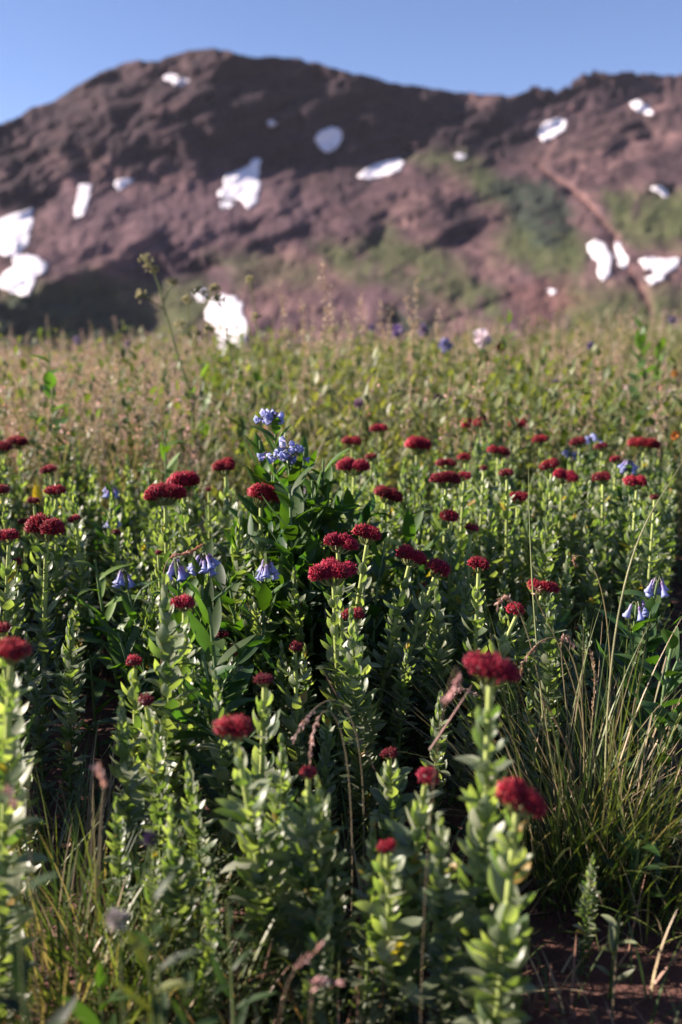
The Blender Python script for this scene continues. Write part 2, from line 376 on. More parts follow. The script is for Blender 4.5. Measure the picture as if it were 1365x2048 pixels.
def mount_Y(px, py):
    """forward distance of the mountain surface met at that direction"""
    px = np.asarray(px, float); py = np.asarray(py, float)
    fi = np.clip((px - pxs[0]) / 4.0, 0, len(pxs) - 1.001); i0 = fi.astype(int); f = fi - i0
    out = 0
    for ii, w in ((i0, 1 - f), (i0 + 1, f)):
        g = np.clip((py - 760) / (top[ii] - 760), 0, 1) * (NR - 1.001); j = g.astype(int); h = g - j
        out = out + w * (YM[ii, j] * (1 - h) + YM[ii, j + 1] * h)
    return out
SNOW = [
    ([(-40, 450), (20, 430), (62, 418), (66, 440), (58, 465), (62, 480), (45, 500), (30, 512), (10, 510), (-30, 505)], 'tall white snow patch on the far slope, upper of the stacked pair furthest left'),
    ([(-10, 570), (5, 548), (30, 530), (25, 512), (40, 507), (75, 512), (95, 530), (88, 545), (70, 552), (66, 575), (58, 592), (30, 588)], 'lumpy white snow patch just above the dark wooded knoll, lower of the stacked pair'),
    ([(158, 370), (180, 370), (180, 395), (167, 430), (152, 437), (149, 425), (156, 395)], 'slim upright snow streak on the purple scree of the far slope'),
    ([(230, 362), (250, 357), (270, 360), (255, 370), (240, 379), (232, 372)], 'small ragged snow scrap between the slim streak and the big central patch'),
    ([(448, 352), (480, 340), (500, 330), (507, 317), (520, 317), (518, 345), (521, 380), (515, 405), (500, 416), (485, 402), (465, 398), (440, 392), (434, 384), (448, 375)], 'large jagged snow patch with a pointed top below the shaded cliffs'),
    ([(440, 405), (455, 400), (468, 406), (460, 415), (446, 416)], 'tiny snow scrap at the foot of the large jagged patch'),
    ([(630, 275), (640, 262), (665, 252), (680, 258), (686, 272), (678, 290), (665, 303), (650, 304), (636, 290)], 'rounded snow patch inside the dark shaded cliff'),
    ([(714, 353), (735, 335), (760, 325), (795, 317), (808, 325), (801, 340), (775, 350), (740, 358)], 'long slanting snow patch at the lower edge of the shaded cliff'),
    ([(329, 152), (342, 147), (353, 152), (346, 162), (333, 161)], 'upper of two small snow spots near the summit'),
    ([(347, 160), (360, 155), (376, 162), (369, 171), (350, 170)], 'lower wider of two small snow spots near the summit'),
    ([(1074, 268), (1090, 245), (1115, 236), (1134, 240), (1131, 258), (1105, 276), (1088, 282)], 'slanting oval snow patch below the rocky notch of the ridge'),
    ([(1263, 205), (1275, 199), (1300, 215), (1308, 228), (1290, 229), (1270, 216)], 'short snow strip just under the right hand cliff top'),
    ([(1303, 375), (1320, 371), (1339, 385), (1336, 394), (1317, 388)], 'small snow sliver beneath the little dark outcrop at far right'),
    ([(1175, 490), (1190, 480), (1206, 484), (1223, 510), (1221, 550), (1208, 561), (1196, 545), (1200, 525), (1181, 505)], 'long drooping snow patch just left of the eroded gully'),
    ([(1229, 485), (1241, 485), (1256, 515), (1253, 537), (1241, 531), (1235, 505)], 'narrow snow streak lying in the eroded gully'),
    ([(1281, 520), (1300, 515), (1330, 520), (1356, 515), (1359, 532), (1335, 546), (1310, 543), (1290, 536)], 'broad flat snow patch right of the eroded gully'),
    ([(1294, 553), (1320, 545), (1334, 550), (1326, 561), (1302, 569)], 'small snow patch directly under the broad flat one'),
    ([(410, 625), (425, 600), (445, 588), (470, 595), (485, 610), (488, 635), (498, 655), (492, 680), (475, 702), (445, 702), (428, 685), (435, 660), (415, 640)], 'big bright snow patch lowest on the slope, behind the tall seed stalk'),
    ([(388, 588), (400, 572), (412, 580), (410, 602), (396, 604)], 'small snow blob beside the big lowest snow patch'),
    ([(910, 310), (918, 305), (932, 312), (928, 318), (914, 318)], 'tiny snow fleck on the turf under the shaded ridge'),
    ([(536, 242), (544, 240), (552, 246), (548, 253), (538, 251)], 'faint snow fleck high in the dark cliff'),
    ([(1095, 580), (1105, 577), (1112, 584), (1104, 590)], 'tiny snow fleck on the red soil low on the right'),
]
for poly, lab in SNOW:
    p = np.array(poly, float)
    # refine outline with a little irregularity
    rim = []
    for k in range(len(p)):
        a, b = p[k], p[(k + 1) % len(p)]
        for t in np.linspace(0, 1, 6)[:-1]:
            q = a * (1 - t) + b * t; n_ = (fbm(q[0] / 4, q[1] / 4, 3, .7) - 0.5) * 15; rim.append(q + np.array([n_, -n_ * 0.6]))
    rim = np.array(rim); c = rim.mean(0); NRG = 10
    mb = MB(); V = []
    for k in range(NRG + 2):
        if k == NRG + 1: s_, lift = 1.0, -8.0
        else: s_ = max(k / NRG, 1e-3); lift = 1.0 + 0.8 * math.sqrt(max(0, 1 - s_ ** 4))
        q = c + (rim - c) * s_
        q[:, 1] = np.maximum(q[:, 1], np.interp(q[:, 0], pxs, top) + 3)
        Yv = mount_Y(q[:, 0], q[:, 1]) - lift * 1.6
        a_, b_ = raydir(q[:, 0], q[:, 1]); V.append(np.stack([a_ * Yv, Yv, CAM_H + b_ * Yv + lift * 0.4], -1))
    V = np.array(V); m_ = len(rim)
    i = np.arange(NRG + 1)[:, None] * m_; j = np.arange(m_)[None]; j2 = (j + 1) % m_
    mb.add(V, np.stack([i + j, i + m_ + j, i + m_ + j2, i + j2], -1), None, (0.76, 0.72, 0.75))
    o = V[0].mean(0)
    tag(mb.build('snow_patch', M_snow, origin=o), lab, 'snow patch', 'old snow patches on the mountain')

# ------------------------------------------------------------------ ground: one sheet to the horizon
rr = np.concatenate([np.linspace(0.02, 2.5, 125), np.geomspace(2.56, 9000, 110)]); na = 360
aa = np.linspace(0, 2 * PI, na, endpoint=False)
GX = rr[:, None] * np.cos(aa); GY = rr[:, None] * np.sin(aa)
GZ = G(GX, GY) + np.where(rr[:, None] < 2.5, (fbm(GX * 40 + 90, GY * 40 + 90, 3) - 0.5) * 0.008, 0)
i = np.arange(len(rr) - 1)[:, None] * na; j = np.arange(na)[None]; j2 = (j + 1) % na
mb = MB(); mb.add(np.stack([GX, GY, GZ], -1), np.stack([i + j, i + na + j, i + na + j2, i + j2], -1), None, (0.1, 0.05, 0.04))
mb.add(np.concatenate([[[0, 0, float(G(0, 0))]], np.stack([GX[0], GY[0], GZ[0]], -1)]), None, np.stack([np.zeros(na, int), 1 + np.arange(na), 1 + (np.arange(na) + 1) % na], -1), (0.1, 0.05, 0.04))
tag(mb.build('ground', M_soil), kind='structure')

# clods, pebbles and dead litter on the bare soil
mb = MB(); n = 2600
x = rng.uniform(-0.9, 1.0, n); y = rng.uniform(0.35, 1.9, n); r = rng.lognormal(math.log(0.0028), 0.5, n)
base = nrm(rng.normal(size=(n, 8, 3))) ; box = np.array([(a, b, c) for a in (-1, 1) for b in (-1, 1) for c in (-1, 1)], float)
Vc = (box[None] * 0.62 + base * 0.35) * r[:, None, None] * np.array([1.2, 1.2, 0.8]); Vc = Vc + np.stack([x, y, G(x, y) + r * 0.3], -1)[:, None]
fq = np.array([(0, 1, 3, 2), (4, 6, 7, 5), (0, 4, 5, 1), (2, 3, 7, 6), (0, 2, 6, 4), (1, 5, 7, 3)])
cl = np.array([0.17, 0.085, 0.065]) * rng.uniform(0.5, 1.6, (n, 1))
mb.add(Vc, np.arange(n)[:, None, None] * 8 + fq[None], None, np.repeat(cl[:, None], 8, 1))
tag(mb.build('soil_clods', M_clod, smooth=False), 'reddish clods and pebbles on the bare soil', 'clods', kind='stuff')
mb = MB(); n = 5200
x = rng.uniform(-1.0, 1.1, n); y = 0.35 + 1.9 * rng.random(n) ** 1.2; az = rng.uniform(0, 2 * PI, n)
Dd = np.stack([np.cos(az), np.sin(az), rng.normal(0.1, 0.2, n)], -1)
cc = np.array([0.15, 0.085, 0.06]) * rng.uniform(0.3, 1.2, (n, 1)) * np.array([1, 1, 1])
ribbons(mb, np.stack([x, y, G(x, y) + 0.004 + 0.012 * rng.random(n)], -1), Dd, (0, 0, 1), rng.uniform(0.02, 0.075, n), rng.uniform(0.001, 0.0026, n), cc, 3, 'grass', rng.normal(0, 0.8, n), 0.2, wide=False)
tag(mb.build('grass_litter', M_dry), 'dead straw and stem bits lying on the soil', 'litter', kind='stuff')

# ------------------------------------------------------------------ stonecrop (red heads, succulent leaves)
def stem_path(base, topp, K=9, bow=0.0, bdir=None):
    base = np.asarray(base, float); topp = np.asarray(topp, float); t = np.linspace(0, 1, K)[:, None]
    mid = (base + topp) / 2; mid[:2] = base[:2] * 0.65 + topp[:2] * 0.35
    if bdir is not None: mid = mid + np.asarray(bdir) * bow
    return base * (1 - t) ** 2 + 2 * mid * t * (1 - t) + topp * t ** 2
def path_at(path, t):
    f = np.clip(t, 0, 1) * (len(path) - 1); i0 = np.minimum(f.astype(int), len(path) - 2); h = (f - i0)[:, None]
    return path[i0] * (1 - h) + path[i0 + 1] * h, nrm(path[i0 + 1] - path[i0])
def succ_foliage(mb, path, H, dens=1.0, size=1.0, r=None, pale=0.0, t0=0.06, t1=0.97, tuft=False, curl=1.0, bare=False):
    r = r or rng
    n = int(max(24, 96 * dens * H / 0.25))
    t = t0 + (t1 - t0) * (np.arange(n) + r.uniform(-0.4, 0.4, n)) / n
    if bare: t = t0 + (t1 - t0) * ((np.arange(n) + .5) / n) ** 0.72 ; t = t[(t < .6) | (r.random(n) < .55)]; n = len(t)
    if not tuft and not bare: t = t[(t < .62) | (r.random(n) < .62)]; n = len(t)
    P, Tn = path_at(path, t)
    az = np.arange(n) * 2.399 + r.normal(0, 0.2, n) + r.uniform(0, 6)
    out = rot_az(az)
    hook = r.random(n) < 0.35 + 0.5 * t
    el = 0.35 + 0.5 * t ** 2 + r.normal(0, 0.24, n)
    el = np.where(hook, el - 0.35, el)
    if tuft: el = el + 0.75 * sst(0.8, 1.0, t)
    Dv = out * np.cos(el)[:, None] + Tn * np.sin(el)[:, None]
    Uv = Tn * np.cos(el)[:, None] - out * np.sin(el)[:, None]
    bend = np.where(hook, r.uniform(0.7, 1.9, n), r.uniform(-0.7, 0.7, n))
    L = size * 0.0205 * (0.55 + 0.6 * np.sin(PI * np.clip((1 - t) * 0.8 + 0.1, 0, 1))) * r.uniform(0.75, 1.2, n) * (1 - 0.35 * sst(0.75, 1, t))
    W = L * r.uniform(0.38, 0.52, n)
    g = r.random((n, 1))
    C = np.array([0.05, 0.085, 0.036]) * (1 - g) + np.array([0.20, 0.22, 0.145]) * g
    C = C * (0.8 + 0.4 * t[:, None]) * (1 + pale * np.array([0.55, 0.42, 0.6]))  # lower leaves coloured darker, as painted shade
    yl = (r.random((n, 1)) < 0.015); C = np.where(yl, np.array([0.3, 0.2, 0.06]), C)
    ribbons(mb, P + out * 0.0012, Dv, Uv, L, W, C, 5, 'succ', bend, r.uniform(0.15, 0.6), tipc=1.1)
def head_lobes(w, kind, r):
    """lobes as (centre, radii) in a local frame, z up"""
    a = w / 2
    n = {0: 2, 1: 5, 2: 6, 3: 8, 4: 9}[kind]; L = []
    for q in range(n):
        if kind == 0: x, y = r.uniform(-.2, .2, 2); rad = .78
        else:
            th = q * 2.399 + r.uniform(0, .6); rho = math.sqrt((q + .3) / n) * .66; x = math.cos(th) * rho * 1.05; y = math.sin(th) * rho * .8; rad = r.uniform(.34, .46)
            if kind == 2: x = .42 * (-1) ** q + .3 * r.uniform(-1, 1); rad = r.uniform(.38, .48)
            if kind == 3: x = -.66 + 1.32 * q / (n - 1); y = r.uniform(-.3, .3); rad = r.uniform(.33, .42)
        z = -.32 * (x * x + y * y) + r.uniform(-.07, .07) + (.18 * (q % 2) if kind == 4 else 0)
        L.append(((x * a, y * a, z * a), (rad * a, rad * a, (.37 if kind else .58) * a)))
    return L
def rotY(a, v):
    v = np.asarray(v, float); c, s = math.cos(a), math.sin(a)
    return np.stack([v[..., 0] * c + v[..., 2] * s, v[..., 1], -v[..., 0] * s + v[..., 2] * c], -1)
def flower_head(parent, topp, w, kind, tilt, r, dark=0.0, detail=1.0):
    topp = np.asarray(topp, float); a = w / 2
    w = w * 1.0; a = w / 2; lobes = head_lobes(w, kind, r); mb = MB(); mg = MB()
    hb = a * 0.5; hv = r.uniform(.75, 1.2) * np.array([1, r.uniform(.7, 1.4), r.uniform(.8, 1.3)])
    for c, rad in lobes:
        rad = np.array(rad); c = np.array(c, float) + np.array([0, 0, hb])
        area = rad[0] * rad[1] + (rad[0] + rad[1]) * rad[2]
        n = int(np.clip(700 * detail * area / (3 * 0.014 ** 2 * 0.8), 45, 420))
        k = np.arange(n) + 0.5; cz = 1 - 1.5 * k / n; sz = np.sqrt(1 - np.clip(cz, -1, 1) ** 2); ph = k * 2.39996 + r.normal(0, .2, n)
        Nn = np.stack([sz * np.cos(ph), sz * np.sin(ph), cz], -1)
        bump = 1 + 0.10 * np.sin(Nn[:, 0] * 9 + 1) * np.sin(Nn[:, 1] * 8 + 2) + r.normal(0, 0.06, n)
        rag = r.normal(0, .07); P = c + Nn * rad * (0.8 * bump + rag)[:, None]; Dv = nrm(Nn / rad * rad.mean() + np.array([0, 0, 0.35]) + r.normal(0, 0.28, (n, 3)))
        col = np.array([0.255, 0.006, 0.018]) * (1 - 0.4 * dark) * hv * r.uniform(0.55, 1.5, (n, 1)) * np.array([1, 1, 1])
        tipc = col * np.array([1.6, 3.2, 2.8])
        pale = r.random((n, 1)) < 0.03; tipc = np.where(pale, np.array([0.5, 0.2, 0.12]), tipc)
        spikes(mb, rotY(tilt, P) + topp, rotY(tilt, Dv), r.uniform(0.0024, 0.0048, n) * (w / 0.03) ** 0.5, 0.00052 * (w / 0.03) ** 0.4, col, tipc)
        # core under the spikes
        u = np.linspace(0, PI, 9); v = np.arange(12) * PI / 6
        X = np.stack([np.sin(u)[:, None] * np.cos(v), np.sin(u)[:, None] * np.sin(v), np.cos(u)[:, None] * np.ones(12)], -1) * rad * 0.8 + c
        X[..., 2] = np.maximum(X[..., 2], c[2] - rad[2] * 0.5)
        ii = np.arange(8)[:, None] * 12; jj = np.arange(12)[None]; jn = (jj + 1) % 12
        mb.add(rotY(tilt, X) + topp, np.stack([ii + jj, ii + 12 + jj, ii + 12 + jn, ii + jn], -1), None, np.array([0.07, 0.006, 0.01]))
        # pedicels fanning from the stem top
        m = 4
        tgt = c + np.stack([r.uniform(-.6, .6, m) * rad[0], r.uniform(-.6, .6, m) * rad[1], -0.3 * rad[2] * np.ones(m)], -1)
        st = np.array([0, 0, -0.25 * a])
        mid = st * 0.5 + tgt * 0.5 - np.array([0, 0, 0.18 * a])
        pth = np.stack([np.broadcast_to(st, (m, 3)), mid, tgt], 1)
        tubes(mg, rotY(tilt, pth) + topp, 0.0007 * (w / 0.03) ** 0.5, (0.2, 0.22, 0.07), 5)
    h = mb.build('flower_head', M_red, parent, origin=topp)
    g = mg.build('pedicel_base', M_stem, h, origin=topp)
    h.location = topp - np.array(parent.location)
    return h

# px, py of the head, its width in px, forward distance (0: from the usual height), shape, tilt, lean px of the base, height ratio, label
HEADS = [
 (38, 888, 44, 0, 2, 0, 0, 'red stonecrop at the far back left, paired with a lower head cut by the edge'),
 (4, 897, 40, 0, 2, 0, 0, 'red stonecrop cut by the left edge beside the far back left head'),
 (102, 943, 38, 0, 1, -.1, 0, 'small oval red stonecrop head with pale bract, above the yellow leaf at left'),
 (113, 986, 43, 0, 1, .1, 0, 'rounded red stonecrop just behind the yellow leaf at left'),
 (69, 1005, 27, 0, 1, .1, 0, 'little dark red stonecrop with the yellow leaf at its shoulder'),
 (3, 984, 32, 0, 0, 0, 0, 'red stonecrop half cut by the left edge below the far pair'),
 (152, 1040, 28, 0, 1, -.3, 0, 'small tilted red stonecrop left of the drooping blue bells near the soil gap'),
 (93, 1062, 84, .98, 2, .08, -20, 'tall stonecrop with a wide two lobed red head, on a bare thick stem at left'),
 (18, 1077, 50, .98, 1, .15, -20, 'stonecrop with a thick oval red head left of the tall two lobed one'),
 (50, 1046, 26, 1.25, 1, 0, 0, 'dark stonecrop head half hidden behind the wide two lobed head'),
 (33, 1129, 32, 1.0, 1, 0, -30, 'small dark red stonecrop below the thick oval head at the left edge'),
 (234, 1067, 20, 1.15, 0, 0, 0, 'tiny red stonecrop bud among pale round buds, above the small blue bell'),
 (6, 1262, 42, .72, 1, 0, 0, 'blurred red stonecrop peeping over the near big head at left edge'),
 (22, 1312, 78, .58, 4, .1, -25, 'near blurred stonecrop with a big deep red head at left edge'),
 (331, 993, 72, 1.12, 3, -.05, 0, 'lower wide head of the joined red stonecrop pair left of centre'),
 (366, 971, 66, 1.16, 4, -.15, 20, 'upper right head of the joined red stonecrop pair left of centre'),
 (452, 938, 57, 1.3, 1, .05, 0, 'dome shaped red stonecrop between the joined pair and the blue flowers'),
 (418, 981, 13, 1.3, 0, 0, 0, 'tiny red stonecrop bud under the dome shaped head'),
 (369, 1210, 56, .8, 1, 0, -15, 'stonecrop with an oval bright red head below the drooping bluebells'),
 (270, 1329, 38, .78, 0, 0, -15, 'stonecrop with small round red head on a pale column, left of the oval one'),
 (293, 1406, 37, .74, 0, 0, 15, 'short stonecrop with small dark head, lowest in the left leafy group'),
 (448, 1273, 28, .93, 1, 0, 0, 'small sharp red head beside the broad dark bluebell leaf'),
 (470, 1309, 20, .93, 1, 0, 0, 'smallest red head just right of the broad dark bluebell leaf'),
 (317, 1108, 14, 1.08, 0, 0, 0, 'tiny red bud behind the arched reddish seed head'),
 (523, 999, 70, 1.1, 4, .3, 0, 'shaggy tilted red stonecrop directly under the lilac flower clusters'),
 (677, 1090, 64, .95, 2, .12, 8, 'centre stonecrop with dense red head, left one of the upper pair'),
 (736, 1074, 64, .97, 1, .3, -45, 'centre stonecrop on a curved bare stem, right one of the upper pair'),
 (668, 1151, 86, .92, 3, -.05, 15, 'centre stonecrop with the widest three lobed head below the upper pair'),
 (820, 1118, 60, .97, 2, .25, -60, 'stonecrop right of centre on a bare pale stem, left of two leaning heads'),
 (872, 1141, 60, .96, 1, .6, -75, 'stonecrop whose head slopes steeply to the right, right of two leaning heads'),
 (711, 1234, 49, .87, 1, 0, 5, 'stonecrop with oval head on a thick pale leafy column under the three lobed head'),
 (591, 1298, 33, .88, 0, .1, 0, 'slender stonecrop with a small dark head and neat spiral of leaves at centre'),
 (530, 1364, 42, .7, 1, .1, -25, 'blurred dark red head behind the near bright red one, lower centre left'),
 (472, 1463, 84, .6, 2, -.12, 30, 'near stonecrop with blurred bright red two lobed head, lower centre left'),
 (705, 887, 43, 0, 1, .12, 0, 'flat red stonecrop left of a matching one, behind centre'),
 (762, 863, 41, 0, 1, .05, 0, 'flat red stonecrop standing highest behind centre'),
 (709, 937, 58, 1.35, 2, .08, 0, 'red stonecrop in two lobes crossed by a green leaf tip'),
 (744, 916, 27, 0, 1, 0, 0, 'small dark red stonecrop between the flat pair and the crossed one'),
 (834, 897, 54, 0, 4, .1, 0, 'bulky stacked red stonecrop cluster at the back, behind centre right'),
 (772, 993, 55, 1.25, 2, .25, 0, 'ragged red stonecrop right of the dark bluebell leaves'),
 (893, 930, 38, 0, 2, 0, 0, 'dark ragged red stonecrop right of the bulky stacked cluster'),
 (893, 963, 56, 0, 3, .08, 0, 'long flat red stonecrop beneath the dark ragged one'),
 (900, 1039, 42, 1.1, 0, .1, 0, 'round red stonecrop apart at mid height, right of centre'),
 (943, 1060, 38, 1.1, 1, .35, 0, 'small red stonecrop sloping right, next to the round one'),
 (950, 850, 49, 0, 2, -.15, 0, 'red stonecrop in two lobes highest at the back, before the tan grass'),
 (967, 871, 13, 0, 0, 0, 0, 'tiny dark red bud under the highest two lobed head'),
 (1040, 852, 41, 0, 1, .08, 0, 'domed red stonecrop at the back before the bare soil spot'),
 (1082, 883, 36, 0, 1, 0, 0, 'red stonecrop just left of the far blue flowers'),
 (1160, 886, 37, 0, 1, -.1, 0, 'red stonecrop leaning against a dark blue flower at the back right'),
 (1205, 896, 29, 0, 1, .05, 0, 'small red stonecrop between the dark blue and the starry lilac flower'),
 (1289, 892, 50, 0, 2, .1, 0, 'broad red stonecrop furthest right at the back, on a pale stem'),
 (997, 905, 39, 0, 2, .15, 0, 'slim red stonecrop with two small lobes left of the pink dot flower'),
 (932, 918, 31, 0, 1, 0, 0, 'red stonecrop tuft left of the slim two lobed one'),
 (968, 939, 18, 0, 0, 0, 0, 'little round red bud in the middle of the back right clump'),
 (930, 955, 32, 0, 1, .3, 0, 'red stonecrop touching the end of the long flat head'),
 (1015, 950, 33, 0, 1, 0, 0, 'plump red stonecrop right of the little round bud'),
 (1104, 934, 44, 0, 1, -.1, 0, 'red stonecrop with high dome, upper of an overlapping pair'),
 (1125, 956, 49, 1.45, 2, .08, 0, 'red stonecrop on a long pale stem, lower of an overlapping pair'),
 (1207, 958, 39, 0, 1, 0, 0, 'red stonecrop left below the starry lilac flower'),
 (1275, 968, 47, 0, 2, .05, 0, 'flat red stonecrop right below the starry lilac flower'),
 (1036, 998, 43, 1.35, 2, -.1, 0, 'red stonecrop with small left lobe on a tall pale column'),
 (1310, 997, 18, 0, 0, 0, 0, 'tiny red bud at the right end of the clump by the long blade'),
 (1232, 921, 26, 0, 1, 0, 0, 'ragged red stonecrop touching the starry lilac flower'),
 (959, 1134, 51, 1.0, 1, .25, -8, 'dense red stonecrop alone right of the leaning pair'),
 (1086, 1179, 52, .95, 2, .15, -75, 'red stonecrop on a bare leaning stem above a round head, right of centre'),
 (1033, 1225, 42, .9, 0, .1, -95, 'round spiky red stonecrop on a strongly leaning leafy stem'),
 (983, 1347, 104, .56, 3, .22, 5, 'nearest stonecrop with a large blurred wine red head on a pale stem'),
 (618, 1550, 37, .6, 0, .1, 5, 'near stonecrop with a small blurred round head, lower centre'),
 (852, 1560, 52, .6, 0, .2, -35, 'near stonecrop with a blurred round head leaning right at lower centre right'),
 (1037, 1602, 104, .52, 2, .42, -20, 'near stonecrop with big blurred head sloping right, lowest of the big ones'),
 (775, 1698, 42, .56, 1, 0, 0, 'lowest red head, small and sunk in pale leaves at the bottom'),
 (780, 1511, 36, .72, 1, .1, 0, 'dim red head in shade above the near small round ones'),
 (846, 1173, 18, 1.05, 0, 0, 0, 'dark red bud in the shade behind the leaning stems'),
 (470, 1140, 1, 0, -1, 0, 0, ''),
]
GRP = 'red flowered stonecrops'
stone_xy = []
for (px, py, wpx, d, kind, tilt, lean, lab) in HEADS:
    if kind < 0: continue
    a_, b_ = raydir(px, py)
    if d == 0: d = float(np.clip(0.205 / -b_, 1.15, 1.95)) + random.uniform(-0.05, 0.05)
    w = wpx / FPX * d * 1.02 / (cP)
    topp = at(px, py + wpx * 0.12, d); dark = 0.0
    bx = topp[0] + lean / FPX * d * 1.5 + random.uniform(-.01, .01); by = topp[1] + random.uniform(-0.015, 0.03)
    bz = float(G(bx, by)) - 0.006
    base = np.array([bx, by, bz]); H = topp[2] - bz
    r = np.random.default_rng(int(px * 7 + py))
    root = empty('stonecrop_plant', base, lab, 'flower', GRP)
    stone_xy.append((bx, by))
    path = stem_path(base, topp - np.array([math.sin(tilt) * 0.002, 0, 0.2 * w / 2]), 10)
    ms = MB(); rad = np.linspace(0.0028, 0.0019, 10) * (0.8 + 0.25 * min(1.6, w / 0.028))
    t_ = np.linspace(0, 1, 10)[:, None]
    tubes(ms, path, rad[None], np.array([0.11, 0.15, 0.045]) * (1 - t_) + np.array([0.36, 0.42, 0.13]) * t_, 8)
    ms.build('stem', M_stem, root, origin=base)
    mf = MB()
    bare = lab.find('bare') >= 0
    column = 'column' in lab or 'spiral' in lab or d < 0.66
    succ_foliage(mf, path, H, (0.8 if bare else 1.0) * (1.35 if d < .85 else 1.1 if column else 1), (0.85 if wpx < 30 else 1.05) * (1.02 if d < .85 else 1), r, pale=(0.3 if d > 1.3 else 0.15 if d > .9 else .7), t1=0.95, bare=bare)  # near leaves paler: silvery tint and stronger sun put into the colour
    mf.build('foliage', M_succ, root, origin=base)
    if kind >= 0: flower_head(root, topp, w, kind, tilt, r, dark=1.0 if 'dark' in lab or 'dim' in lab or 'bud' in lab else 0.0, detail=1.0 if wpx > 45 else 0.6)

# leafy shoots without flowers: prototypes, then copies
def copy_tree(o, parent=None):
    c = o.copy(); COL.objects.link(c); c.parent = parent
    for ch in [q for q in KIDS.get(o.name, [])]: copy_tree(ch, c)
    return c
KIDS = {}
protos = []
for k in range(9):
    H = 0.2 + 0.008 * k; r = np.random.default_rng(100 + k)
    root = empty('leafy_stonecrop_shoot', (0, 0, 0), 'x', 'plant')
    path = stem_path((0, 0, -0.005), (r.uniform(-.02, .02), r.uniform(-.02, .02), H), 8)
    ms = MB(); tubes(ms, path, np.linspace(0.0024, 0.0012, 8)[None], (0.15, 0.2, 0.06), 6)
    mf = MB(); succ_foliage(mf, path, H, 1.2, 0.85 + 0.03 * k, r, pale=0.3, t1=1.0, tuft=True)
    a1 = ms.build('stem', M_stem, root); a2 = mf.build('foliage', M_succ, root)
    KIDS[root.name] = [a1, a2]; protos.append(root)
used = [False] * len(protos)
def shoot(x, y, s, rz, label, group, tiltx=0.0):
    k = random.randrange(len(protos)); o = protos[k]
    if used[k]: o = copy_tree(protos[k])
    else: used[k] = True
    o.location = (x, y, float(G(x, y))); o.rotation_euler = (tiltx, 0.0, rz); o.scale = (s, s, s)
    o['label'] = label; o['group'] = group; o['category'] = 'plant'
    return o
def fits(x, y, mind, pts):
    return all((x - a) ** 2 + (y - b) ** 2 > mind * mind for a, b in pts)
pts = list(stone_xy)
def fill(n, region, mind, srange, label, group, tries=6000):
    c = 0
    for _ in range(tries):
        if c >= n: break
        px = random.uniform(region[0], region[1]); y = random.uniform(region[2], region[3])
        x = (px - 682.5) / FPX * y * 1.03
        if not fits(x, y, mind, pts): continue
        pts.append((x, y)); c += 1
        shoot(x, y, random.uniform(*srange), random.uniform(0, 6.28), label, group)
fill(125, (690, 1345, 1.2, 1.95), 0.036, (0.86, 1.08), 'leafy grey green stonecrop shoot without flowers, packed between red heads right of centre', 'flowerless shoots of the right back clump')
fill(60, (-60, 300, 1.22, 1.8), 0.038, (0.8, 1.05), 'leafy stonecrop shoot without flowers among the small red heads at left', 'flowerless shoots of the left back clump')
fill(75, (290, 700, 0.98, 1.6), 0.036, (0.75, 0.98), 'leafy stonecrop shoot without flowers around the joined red pair and blue flowers', 'flowerless shoots of the middle clump')
fill(34, (560, 1130, 0.92, 1.25), 0.036, (0.6, 0.85), 'low shaded stonecrop shoot between the bare leaning flower stems', 'shaded shoots at centre')
fill(14, (-60, 130, 0.85, 1.2), 0.05, (0.65, 0.85), 'shaded stonecrop shoot at the foot of the tall two lobed flower at left', 'shaded shoots at left')
ORD = 'first second third fourth fifth sixth seventh eighth ninth tenth eleventh twelfth thirteenth fourteenth fifteenth sixteenth seventeenth eighteenth nineteenth twentieth'.split()
def row_labels(group, place, nrows):
    L = [o for o in COL.objects if o.get('group') == group]; L.sort(key=lambda o: o.location.y); per = -(-len(L) // nrows)
    for k in range(nrows):
        row = sorted(L[k * per:(k + 1) * per], key=lambda o: o.location.x / o.location.y)
        for q, o in enumerate(row): o['label'] = 'leafy shoot without flower, %s from the left in %s row of %s' % (ORD[q], ORD[k], place)
row_labels('flowerless shoots of the right back clump', 'back right clump', 9)
row_labels('flowerless shoots of the left back clump', 'back left clump', 5)
row_labels('flowerless shoots of the middle clump', 'middle clump', 6)
row_labels('shaded shoots at centre', 'shaded centre', 3)
row_labels('shaded shoots at left', 'shaded left', 2)
